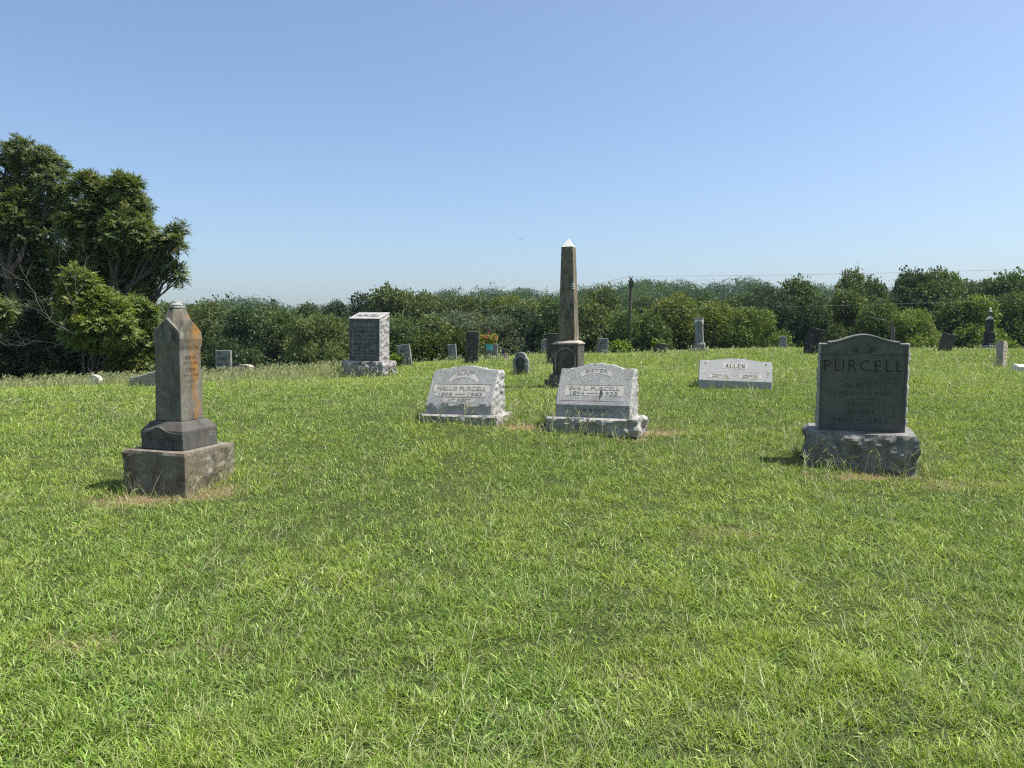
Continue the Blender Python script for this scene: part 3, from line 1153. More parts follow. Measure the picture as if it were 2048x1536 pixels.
def allen():
    D = 12.2
    t = thing('low_headstone', 'low wide pale granite headstone carved ALLEN, sunk in grass', 'headstone', spot(1470, D, -0.04), R(-16), (0, R(1.2)))
    foot(t, 1.2, 0.4)
    Wd = 1.18

    def tf(x):
        s = abs(x) / (Wd / 2)
        return 0.05 * (0.5 + 0.5 * math.cos(math.pi * min(1, s * 1.15)))
    fm, rm, fr, L = slant_body(Wd, 0.17, 0.33, 0.36, 0.15, tf, 40, 14, 0.014, False)
    fm.build('slant_face', granite('fine_grey_granite', (0.19, 0.192, 0.19), (0.45, 0.45, 0.44), 200, 0.14, stain=0.15), t)
    rm.build('rock_faced_body', M['granite_flank'], t)
    p = MB()
    panel(p, fr, [(-0.21, 0.235), (0.21, 0.235), (0.21, 0.345), (-0.21, 0.345)])
    panel(p, fr, [(-0.43, 0.05), (-0.06, 0.05), (-0.06, 0.135), (-0.43, 0.135)])
    panel(p, fr, [(0.06, 0.05), (0.43, 0.05), (0.43, 0.135), (0.06, 0.135)])
    for sg in (-1, 1):
        stroke(p, fr, [(sg * 0.30, 0.19), (sg * 0.24, 0.185), (sg * 0.16, 0.195), (sg * 0.12, 0.19)], [0.008, 0.02, 0.016, 0.012], 0.0012)
        stroke(p, fr, arc_pts(sg * 0.49, 0.325, 0.035, 0, 330, 14), 0.03, 0.0012)
        for k in range(4):
            stroke(p, fr, [(sg * (0.50 + 0.02 * (k % 2)), 0.27 - 0.05 * k), (sg * (0.525 - 0.02 * (k % 2)), 0.245 - 0.05 * k), (sg * 0.52, 0.225 - 0.05 * k)], [0.006, 0.028, 0.008], 0.0012)
    p.build('polished_panel', M['granite_panel'], t)
    c = MB()
    fr2 = fr @ Matrix.Translation((0, 0, 0.0025))
    serif_word(c, fr2, 'ALLEN', 0, 0.253, 0.075, 0.33)
    put_text(c, 'NORAH A.', fr2, -0.245, 0.097, 0.026, 0.24, 0.001)
    put_text(c, '1875 - 1955', fr2, -0.245, 0.062, 0.02, 0.26, 0.001)
    put_text(c, 'URIAH S.', fr2, 0.245, 0.097, 0.026, 0.24, 0.001)
    put_text(c, '1863 - 1937', fr2, 0.245, 0.062, 0.02, 0.26, 0.001)
    for sg in (-1, 1):
        stroke(c, fr2, [(sg * 0.47, 0.335), (sg * 0.50, 0.345), (sg * 0.52, 0.325)], [0.003, 0.011, 0.003], 0.001)
        stroke(c, fr2, [(sg * 0.475, 0.31), (sg * 0.50, 0.30)], [0.003, 0.009], 0.001)
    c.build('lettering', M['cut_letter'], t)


aunt()
sister()
allen()


# ------------------------------------------------------------------ obelisk
def obelisk():
    D = 13.1
    t = thing('obelisk', 'tall weathered obelisk with white pyramid tip and arched panel on its die', 'obelisk', spot(1138, D, -0.05), R(-20), (0, R(-0.4)))
    foot(t, 0.75, 0.75)
    mb = MB()
    mb.sq(0.72, 0.72, 0, 0.20)
    mb.build('lower_base', M['marble_dark'], t, 0.012, chip=0.004)
    mb = MB()
    mb.sq(0.60, 0.58, 0.201, 0.29)
    mb.build('upper_base', M['slate_base'], t, 0.012, chip=0.003)
    z = 0.291
    mb = MB()
    mb.sq(0.47, 0.47, z, z + 0.54)
    mb.build('die', M['marble_dark'], t, 0.008, chip=0.002)
    fr = face_front(-0.235, z)
    a = MB()
    pts = [(-0.185, 0.03)] + arc_pts(0, 0.29, 0.185, 180, 0, 18) + [(0.185, 0.03)]
    stroke(a, fr, pts, 0.022, 0.014)
    a.build('arch_moulding', M['marble_grey'], t)
    a = MB()
    for k, (s_, wv) in enumerate((('HENRY', 0.16), ('BORN', 0.1), ('MAY 3, 1818', 0.2), ('DIED', 0.09), ('JULY 22, 1888', 0.22))):
        put_text(a, s_, face_right(0.235, z), 0, 0.42 - 0.08 * k, 0.035, wv, 0.004)
    a.build('lettering', M['marble_tan'], t)
    z += 0.542
    mb = MB()
    mb.sq(0.50, 0.50, z, z + 0.03)
    mb.sq(0.47, 0.36, z + 0.031, z + 0.07)
    mb.build('cap', M['marble_tan'], t, 0.008)
    z += 0.071
    mb = MB()
    nlev = 12
    h = 1.70
    v, f = [], []
    for k in range(nlev + 1):
        r_ = (0.312 + (0.215 - 0.312) * k / nlev) / 2
        zz = z + h * k / nlev
        c = 0.18 * r_
        for (x, y) in ((-r_, -r_ + c * 0), (r_, -r_), (r_, r_), (-r_, r_)):
            j = noise.noise_vector(Vector((x * 9, y * 9, zz * 5))) * 0.004
            v.append((x + j.x, y + j.y, zz))
    for k in range(nlev):
        for q in range(4):
            f.append((k * 4 + q, k * 4 + (q + 1) % 4, k * 4 + 4 + (q + 1) % 4, k * 4 + 4 + q))
    f += [(3, 2, 1, 0), tuple(range(nlev * 4, nlev * 4 + 4))]
    mb.add(v, f)
    mb.build('shaft', M['obelisk'], t, 0.006)
    # carved scroll on the front and a tied band on the corner
    a = MB()
    frs = Matrix.Translation((0, 0, 0)) @ face_front(-0.1455, z)
    stroke(a, frs, arc_pts(0.03, 0.48, 0.055, 20, 330, 16, 0.07), 0.008, 0.008)
    stroke(a, frs, [(0.04, 0.43), (0.0, 0.38), (-0.01, 0.44), (0.05, 0.52)], 0.007, 0.008)
    a.build('carved_wreath', M['marble_dark'], t)
    a = MB()
    for k, zz in enumerate((0.93, 0.97, 1.01)):
        r_ = (0.312 + (0.215 - 0.312) * zz / h) / 2
        a.box(r_ - 0.035, r_ + 0.008, -r_ - 0.008, -r_ + 0.05, z + zz, z + zz + 0.024)
    a.build('carved_corner_knot', M['marble_white'], t, 0.006)
    z += h + 0.001
    mb = MB()
    mb.sq(0.215, 0.185, z, z + 0.012)
    mb.sq(0.185, 0.012, z + 0.012, z + 0.15)
    mb.build('pyramid_tip', M['marble_white'], t, 0.004)


obelisk()


# ------------------------------------------------------------------ upright granite block with washed top
def jeremiah():
    D = 18.0
    t = thing('headstone', 'tall square granite headstone on rock-faced base carved JEREMIAH and MARGARET', 'headstone', spot(738, D, 0.02), R(-19), (0, R(0.8)))
    foot(t, 1.3, 0.85)
    link('base', rock_block(1.12, 0.70, 0.38, 0.07, 41, 0.026, 0.0, 5.5, margin=0.12), M['granite_rough'], t)
    z = 0.381
    W, H, T, rise = 0.86, 1.04, 0.50, 0.16
    mb = MB()
    v = [(-W / 2, -T / 2, z), (W / 2, -T / 2, z), (W / 2, T / 2, z), (-W / 2, T / 2, z),
         (-W / 2, -T / 2, z + H), (W / 2, -T / 2, z + H), (W / 2, T / 2, z + H + rise), (-W / 2, T / 2, z + H + rise)]
    mb.add(v, [(0, 3, 2, 1), (4, 5, 6, 7), (0, 1, 5, 4), (2, 3, 7, 6), (3, 0, 4, 7), (1, 2, 6, 5)])
    mb.build('die', M['granite_dark'], t, 0.008)
    # wash slab in paler granite, sun on the top put into its colour, rock right flank
    fl = MB()
    nz, ny = 30, 14
    v, f = [], []
    for k in range(nz + 1):
        for j in range(ny + 1):
            y = -T / 2 + T * j / ny
            zz = z + (H + rise * j / ny) * k / nz
            edge = min(1, min(j, ny - j, nz - k) / 1.5)
            q = Vector((3, y * 9, zz * 9))
            v.append((W / 2 + 0.002 + max(0, 0.022 + 0.03 * noise.fractal(q, 1, 2, 4)) * edge, y, zz))
    for k in range(nz):
        for j in range(ny):
            p = k * (ny + 1) + j
            f.append((p, p + 1, p + ny + 2, p + ny + 1))
    fl.add(v, f)
    fl.build('rock_flank', M['granite_flank'], t)
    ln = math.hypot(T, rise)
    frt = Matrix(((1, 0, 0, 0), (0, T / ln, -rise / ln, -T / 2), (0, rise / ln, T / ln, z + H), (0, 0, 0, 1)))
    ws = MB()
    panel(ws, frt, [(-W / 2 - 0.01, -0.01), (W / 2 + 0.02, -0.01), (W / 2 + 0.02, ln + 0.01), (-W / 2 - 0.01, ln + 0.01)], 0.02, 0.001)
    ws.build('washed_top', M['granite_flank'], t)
    c = MB()
    put_text(c, 'PURCELL', frt @ Matrix.Translation((0, 0, 0.021)), 0, 0.14, 0.2, 0.66, 0.004, 0.01)
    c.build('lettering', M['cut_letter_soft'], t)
    fr = face_front(-T / 2, z)
    p = MB()
    panel(p, fr, cut_rect(-0.34, 0.34, 0.12, 0.80, 0.01), 0.003)
    panel(p, fr, cut_rect(-0.30, 0.30, 0.86, 0.96, 0.01), 0.003)
    p.build('cut_panel', M['granite_mid'], t)
    c = MB()
    fr2 = fr @ Matrix.Translation((0, 0, 0.004))
    for s_, y_, hh, ww in (('JEREMIAH', 0.69, 0.085, 0.60), ('APR. 7, 1842', 0.585, 0.07, 0.56), ('AUG. 19, 1896', 0.495, 0.07, 0.60), ('MARGARET', 0.385, 0.08, 0.60),
                           ('HIS WIFE', 0.31, 0.055, 0.38), ('APR. 15, 1841', 0.22, 0.068, 0.58), ('NOV. 28, 1920', 0.14, 0.068, 0.60)):
        put_text(c, s_, fr2, 0, y_, hh, ww, 0.003, 0.012)
    c.build('lettering', plain('dark_grey_letters', (0.060, 0.063, 0.055), 0.95, 0.1), t)  # one even dark grey tone on the raised letters


jeremiah()


# ------------------------------------------------------------------ thin tablets
def tablet_outline(w_, h_, top):
    if top == 'flat':
        return [(-w_ / 2, 0), (w_ / 2, 0), (w_ / 2, h_), (-w_ / 2, h_)]
    if top == 'round':
        r_ = w_ / 2
        return [(-w_ / 2, 0), (w_ / 2, 0)] + arc_pts(0, h_ - r_ * 0.9, r_, 0, 180, 14, r_ * 0.9)
    if top == 'segment':
        return [(-w_ / 2, 0), (w_ / 2, 0)] + [(w_ / 2 * math.cos(R(a)), h_ - 0.12 * w_ + 0.12 * w_ * math.sin(R(a))) for a in range(0, 181, 15)]
    if top == 'shoulder':
        r_ = w_ * 0.38
        return [(-w_ / 2, 0), (w_ / 2, 0), (w_ / 2, h_ - r_ - 0.02), (w_ / 2 - 0.04, h_ - r_), (r_ + 0.01, h_ - r_)] + arc_pts(0, h_ - r_, r_, 0, 180, 14) + [(-r_ - 0.01, h_ - r_), (-w_ / 2 + 0.04, h_ - r_), (-w_ / 2, h_ - r_ - 0.02)]
    if top == 'serp':
        pts = []
        for k in range(21):
            s = 1 - 2 * k / 20
            pts.append((s * w_ / 2, h_ - 0.1 * w_ * (1 - (0.5 + 0.5 * math.cos(math.pi * abs(s))))))
        return [(-w_ / 2, 0), (w_ / 2, 0)] + pts


def tablet(px, D, w_, h_, th, top, label, mname, rz=ROW, roll=0.0, pitch=0.0, recess=None, lines=0, name='headstone', group=None):
    t = thing(name, label, 'gravestone', spot(px, D, -0.08), rz, (R(pitch), R(roll)), group)
    foot(t, w_, th + 0.06)
    mb = MB()
    mb.prism(tablet_outline(w_, h_ + 0.08, top), -th / 2, th / 2)
    mb.build('slab', M[mname], t, min(0.026, th * 0.3), chip=0.004, seg=3)
    if recess:
        fr = face_front(-th / 2, 0)
        a = MB()
        ww, hh = w_ * 0.62, h_ * 0.75
        panel(a, fr, [(-ww / 2, 0.1), (ww / 2, 0.1)] + arc_pts(0, hh - ww / 2 + 0.08, ww / 2, 0, 180, 12), 0.004)
        a.build('arched_panel', M[recess], t)
    if lines:
        fr = face_front(-th / 2, 0)
        a = MB()
        words_ = ['IN MEMORY OF', 'WILLIAM', 'BORN', 'JAN. 4, 1831', 'DIED', 'SEPT. 12, 1879', 'AGED 48 YRS.']
        for k in range(lines):
            put_text(a, words_[k % 7], fr, 0, h_ - 0.04 - (k + 1) * (h_ * 0.7 / lines), h_ * 0.35 / lines, w_ * (0.7 if k % 2 else 0.5), 0.002)
        a.build('lettering', M['cut_letter_soft'], t)
    return t


tablet(943, 22, 0.45, 0.99, 0.07, 'flat', 'tall plain tablet gravestone directly behind the AUNT headstone', 'marble_dark', roll=2.5, lines=6)
tablet(812, 22, 0.46, 0.66, 0.07, 'flat', 'mottled slab gravestone leaning left, just right of the JEREMIAH headstone', 'marble_grey', roll=-8, lines=4)
tablet(906, 26, 0.33, 0.62, 0.07, 'flat', 'small grey tablet gravestone in front of the low evergreen bush', 'marble_grey', roll=-4)
tablet(985, 26, 0.42, 0.56, 0.07, 'flat', 'grey tablet gravestone half hidden behind the hanging flower basket', 'marble_grey', roll=-1)
tablet(1042, 16.4, 0.38, 0.53, 0.10, 'shoulder', 'small round-shouldered gravestone with dark arched recess, left of the obelisk', 'marble_grey', roll=0, recess='marble_black')
tablet(1089, 31, 0.30, 0.70, 0.10, 'round', 'small round-topped pale grey gravestone peeping out beside the obelisk', 'marble_grey')
tablet(1107, 20.5, 0.42, 0.88, 0.08, 'flat', 'square-topped tablet gravestone partly hidden behind the obelisk', 'marble_dark', lines=5)
tablet(1206, 30, 0.44, 0.66, 0.08, 'flat', 'square tablet gravestone between the obelisk and the utility pole', 'marble_grey', lines=4)
tablet(1319, 30, 0.48, 0.46, 0.12, 'flat', 'short broken gravestone tilted right, just right of the utility pole', 'marble_dark', roll=9)
tablet(1565, 36, 0.36, 0.66, 0.12, 'round', 'small white-edged round-topped gravestone beyond the ALLEN headstone', 'marble_grey')
tablet(1618, 24, 0.46, 0.90, 0.07, 'flat', 'black-stained gravestone leaning right, left of the PURCELL headstone', 'marble_black', roll=15)
tablet(1886, 27, 0.46, 0.70, 0.09, 'flat', 'dark gravestone leaning right between the PURCELL headstone and the black spire monument', 'marble_dark', roll=15)
tablet(447, 24, 0.68, 0.88, 0.09, 'flat', 'large square-topped grey tablet right of the brown gabled monument', 'marble_grey', rz=R(-24), lines=3)
tablet(491, 23.4, 0.50, 0.36, 0.2, 'segment', 'low curved-top pale gravestone behind the small flag', 'marble_tan', rz=R(-28), roll=4)
tablet(328, 15.6, 1.62, 0.36, 0.16, 'serp', 'wide low pale headstone half hidden behind the brown gabled monument', 'marble_tan', rz=R(-8))
tablet(189, 18.8, 0.40, 0.30, 0.12, 'round', 'tiny round white gravestone in grass before the big leafy trees', 'marble_white')


# white-topped stones: the pointed white head of the round-topped stone beyond ALLEN
def side_slab():
    t = thing('headstone', 'pale leaning slab gravestone seen edge-on at the right, with broken top corner', 'gravestone', spot(2004, 20, -0.08), R(38), (R(-3), R(7)))
    foot(t, 0.42, 0.22)
    mb = MB()
    out = [(-0.15, 0), (0.14, 0), (0.15, 0.45), (0.20, 0.66), (0.15, 0.79), (0.02, 0.82), (-0.15, 0.82)]
    mb.prism(out, -0.09, 0.09)
    mb.build('slab', M['marble_tan'], t, 0.012, chip=0.006)
    a = MB()
    fr = face_front(-0.09, 0)
    for k, (s_, wv) in enumerate((('MOTHER', 0.2), ('SARAH', 0.16), ('1829', 0.13), ('1881', 0.13))):
        put_text(a, s_, fr, 0, 0.6 - 0.1 * k, 0.045, wv, 0.002)
    a.build('lettering', M['limestone'], t)
    t = thing('fallen_slab', 'low white marble slab lying in grass at the right edge', 'gravestone', spot(2070, 18.5, 0.02), R(-14), (R(10), R(3)))
    mb = MB()
    mb.prism([(-0.45, 0.0), (0.5, 0.0), (0.5, 0.10), (-0.42, 0.12)], -0.2, 0.2)
    mb.build('slab', M['marble_white'], t, 0.015, chip=0.008)


side_slab()


def pillar():
    D = 30
    t = thing('pillar_monument', 'slim grey pillar monument with white gabled head and stepped base', 'monument', spot(1399, D, 0.0), ROW, (0, R(-2)))
    foot(t, 0.7, 0.7)
    mb = MB(); mb.sq(0.66, 0.62, 0, 0.15); mb.build('lower_base', M['marble_grey'], t, 0.012)
    mb = MB(); mb.sq(0.46, 0.46, 0.151, 0.32); mb.sq(0.46, 0.36, 0.32, 0.40); mb.build('upper_base', M['marble_grey'], t, 0.01)
    mb = MB(); mb.sq(0.34, 0.31, 0.401, 1.10); mb.build('shaft', M['marble_grey'], t, 0.008)
    mb = MB()
    mb.sq(0.345, 0.345, 1.101, 1.14)
    mb.prism([(-0.165, 1.141), (0.165, 1.141), (0.165, 1.19), (0.0, 1.30), (-0.165, 1.19)], -0.172, 0.172)
    mb.build('gable_head', M['marble_grey'], t, 0.006)
    mb = MB()
    mb.prism([(-0.168, 1.196), (-0.005, 1.306), (0.005, 1.306), (0.168, 1.196), (0.168, 1.36), (-0.168, 1.36)], -0.165, 0.165)
    mb.build('white_crown', M['marble_white'], t, 0.004)
    mb = MB(); mb.sq(0.34, 0.36, 1.361, 1.40); mb.sq(0.36, 0.33, 1.40, 1.44); mb.build('cap', M['marble_grey'], t, 0.008)


pillar()


def spire():
    D = 35
    t = thing('spire_monument', 'black spire monument with white urn finial and pale stone base', 'monument', spot(1977, D, -0.1), ROW)
    foot(t, 0.8, 0.8)
    mb = MB(); mb.sq(0.70, 0.70, 0, 0.09); mb.sq(0.62, 0.60, 0.091, 0.33); mb.build('base', M['granite_light'], t, 0.02)
    mb = MB(); mb.sq(0.45, 0.45, 0.331, 0.42); mb.sq(0.45, 0.38, 0.42, 0.48); mb.build('plinth', M['marble_black'], t, 0.02)
    mb = MB(); mb.sq(0.40, 0.38, 0.481, 0.93); mb.sq(0.42, 0.42, 0.931, 0.965); mb.sq(0.38, 0.30, 0.966, 1.0); mb.build('die', M['marble_black'], t, 0.012)
    mb = MB(); mb.sq(0.29, 0.25, 1.001, 1.60); mb.build('shaft', M['marble_black'], t, 0.01)
    mb = MB()
    mb.prism([(-0.13, 1.601), (0.13, 1.601), (0.0, 1.745)], -0.13, 0.13)
    mb.prism([(-0.145, 1.585), (-0.125, 1.585), (0, 1.735), (0.125, 1.585), (0.145, 1.585), (0.0, 1.775)], -0.14, 0.14)
    mb.build('gable', M['marble_white'], t, 0.006)
    mb = MB()
    mb.lathe([(0.03, 1.72), (0.045, 1.79), (0.03, 1.83), (0.075, 1.90), (0.07, 1.96)], 16)
    mb.build('urn', M['marble_dark'], t, smooth=True)
    mb = MB()
    mb.lathe([(0.085, 1.961), (0.09, 1.99), (0.04, 2.02), (0.03, 2.05), (0.055, 2.08), (0.045, 2.12), (0.005, 2.17)], 16)
    mb.build('finial', M['marble_white'], t, smooth=True)


spire()


# ------------------------------------------------------------------ foliage makers
def unit(v):
    return v / np.maximum(np.linalg.norm(v, axis=-1, keepdims=True), 1e-9)


def leaf_quads(P, A, B):
    """diamond leaves: centres P, half-length vectors A, half-width vectors B"""
    V = np.stack([P - A, P + B - A * 0.1, P + A, P - B - A * 0.1], 1).reshape(-1, 3)
    Fq = np.arange(len(V)).reshape(-1, 4)
    return V, Fq


def crown_cloud(lobes, n_clump, per, leaf, rs, up=0.35, fill=0.25, flat=0.85, var=0.35):
    """leaf clumps over a set of lobes (x, y, z, r): returns verts, faces, colours"""
    L = np.array(lobes, float)
    pr = L[:, 3] ** 2
    k = rs.choice(len(L), n_clump, p=pr / pr.sum())
    d = unit(rs.normal(size=(n_clump, 3)))
    rad = np.where(rs.random(n_clump) < fill, rs.random(n_clump) ** 0.5, 0.72 + 0.42 * rs.random(n_clump) + 0.22 * rs.random(n_clump) ** 5)
    q3 = d * 2.3 + (k * 7.31)[:, None]
    rad = rad * (0.80 + 0.42 * vnoise(q3[:, 0] + q3[:, 2] * 0.7, q3[:, 1] - q3[:, 2] * 0.9, 5))
    c = L[k, :3] + d * (L[k, 3] * rad)[:, None] * np.array([1, 1, flat])
    # drop clumps buried deep in another lobe
    keep = np.ones(n_clump, bool)
    for q in L:
        keep &= ~((((c - q[:3]) / np.array([1, 1, flat])) ** 2).sum(1) < (0.62 * q[3]) ** 2) | (rs.random(n_clump) < 0.12)
    c, d = c[keep], d[keep]
    m = len(c)
    P = np.repeat(c, per, 0) + rs.normal(size=(m * per, 3)) * leaf * 0.72
    dd = np.repeat(d, per, 0)
    A = unit(dd * 0.7 + rs.normal(size=P.shape) * 0.65 + np.array([0, 0, 0.35]))
    Nn = unit(dd * 0.5 + rs.normal(size=P.shape) * 0.6 + np.array([0, 0, up]))
    B = unit(np.cross(Nn, A))
    s = leaf * (0.6 + 0.8 * rs.random((len(P), 1)))
    V, Fq = leaf_quads(P, A * s * 0.62, B * s * 0.34)
    tone = np.repeat(1 + var * (rs.random(m) - 0.5), per) * (1 + 0.3 * (rs.random(len(P)) - 0.5))
    warm = np.repeat(rs.random(m), per)
    col = np.stack([tone * (0.88 + 0.24 * warm), tone, tone * (0.9 + 0.2 * (1 - warm))], 1)
    return V, Fq, np.repeat(col, 4, 0)


def crown_shape(rs, kind):
    """lobes of a unit tree, 12 m tall and standing on z = 0"""
    lobes = []
    if kind == 'round':
        for _ in range(30):
            a, h = rs.random() * 6.283, rs.random()
            z = 2.2 + 8.2 * h
            env = 3.4 * math.sin(math.pi * (0.16 + 0.74 * h)) ** 0.7
            r_ = env * (0.4 + 0.55 * rs.random())
            lobes.append((r_ * math.cos(a), r_ * math.sin(a), z, 1.0 + 0.9 * rs.random()))
        lobes += [(0, 0, 10.6, 1.35), (0.3, 0.1, 8.5, 2.2), (0, 0, 5.5, 2.4)]
    elif kind == 'tall':
        for _ in range(34):
            a, h = rs.random() * 6.283, rs.random()
            z = 2.0 + 9.0 * h
            env = 2.6 * (1 - 0.62 * h ** 2)
            r_ = env * (0.35 + 0.6 * rs.random())
            lobes.append((r_ * math.cos(a), r_ * math.sin(a), z, 0.7 + 0.75 * rs.random()))
        lobes += [(0, 0, 11.1, 0.9), (0, 0, 7.5, 1.7), (0, 0, 4.5, 2.0)]
    elif kind == 'spread':
        for _ in range(34):
            a, h = rs.random() * 6.283, rs.random()
            z = 3.0 + 7.8 * h
            env = 4.2 * math.sin(math.pi * (0.2 + 0.66 * h)) ** 0.6
            r_ = env * (0.4 + 0.6 * rs.random())
            lobes.append((r_ * math.cos(a), r_ * math.sin(a), z, 0.8 + 0.9 * rs.random()))
        lobes += [(0, 0, 10.3, 1.4), (0, 0, 7, 2.4), (0, 0, 4.5, 2.2)]
    else:   # bushy edge tree with foliage down to the ground
        for _ in range(36):
            a, h = rs.random() * 6.283, rs.random() ** 1.2
            z = 0.6 + 10.0 * h
            env = 3.9 * (1 - 0.55 * h ** 1.6)
            r_ = env * (0.4 + 0.6 * rs.random())
            lobes.append((r_ * math.cos(a), r_ * math.sin(a), z, 0.8 + 0.95 * rs.random()))
        lobes += [(0, 0, 10.7, 1.15), (0, 0, 7, 2.2), (0, 0, 3.5, 2.8)]
    return lobes


def limb_path(a, b, sag, rs, n_=5):
    a, b = Vector(a), Vector(b)
    out = []
    for k in range(n_ + 1):
        s = k / n_
        p = a.lerp(b, s)
        p.z += sag * math.sin(math.pi * s)
        if 0 < k < n_:
            p += Vector(rs.normal(size=3)) * (b - a).length * 0.035
        out.append(p)
    return out


PROTO = []
for pi, (kind, leaf, up, ncl) in enumerate([('round', 0.26, 0.35, 6200), ('tall', 0.23, 0.3, 5600), ('bush', 0.24, 0.35, 7200), ('spread', 0.27, 0.4, 6400),
                                            ('round', 0.20, 0.5, 7800), ('bush', 0.29, 0.3, 6200), ('tall', 0.28, 0.25, 5200), ('spread', 0.22, 0.35, 7600)]):
    rs = np.random.default_rng(100 + pi)
    lobes = crown_shape(rs, kind)
    V, Fq, col = crown_cloud(lobes, ncl, 6, leaf, rs, up)
    cme = np_mesh('crown', V, Fq, 4, col)
    cme.materials.append(M['leaf'])
    tb = MB()
    trunk = limb_path((0, 0, -0.6), (0.2 * rs.normal(), 0.2 * rs.normal(), 9.5), 0, rs, 6)
    tb.tube(trunk, [0.26, 0.22, 0.19, 0.16, 0.12, 0.08, 0.04], 7)
    for q in lobes[:14]:
        k = 1 + int(min(4, max(0, (q[2] - 2.5) / 1.9)))
        tb.tube(limb_path(trunk[k], q[:3], 0.2, rs, 4), [0.09, 0.07, 0.055, 0.04, 0.02], 5)
    tme = bpy.data.meshes.new('trunk')
    tme.from_pydata(tb.v, [], tb.f)
    tme.update()
    tme.materials.append(M['bark'])
    PROTO.append((cme, tme))

TONE = {'dark': (0.052, 0.083, 0.026), 'deep': (0.044, 0.075, 0.032), 'mid': (0.083, 0.124, 0.031), 'olive': (0.103, 0.134, 0.035), 'yellow': (0.139, 0.169, 0.034), 'grey': (0.105, 0.134, 0.070), 'bright': (0.131, 0.177, 0.033), 'blue': (0.054, 0.089, 0.043)}


def wood_tree(px, top, wpx, D, tone, proto, label, name='tree', group='trees of the wood beyond the graveyard', rs=rng):
    base = spot(px, D)
    h = topz(top, D) - base.z
    t = thing(name, label, 'tree', base, rs.random() * 6.283, group=group)
    cme, tme = PROTO[proto]
    wd = 1.14 * wpx / F * D
    k = wd / 8.4
    t.scale = (k, k, h / 11.9)
    c = bpy.data.objects.new('crown', cme); C.objects.link(c); c.parent = t
    j = 1 + 0.16 * (rs.random() - 0.5)
    c.color = tuple(x * j for x in TONE[tone]) + (1,)
    tr = bpy.data.objects.new('trunk', tme); C.objects.link(tr); tr.parent = t
    return t


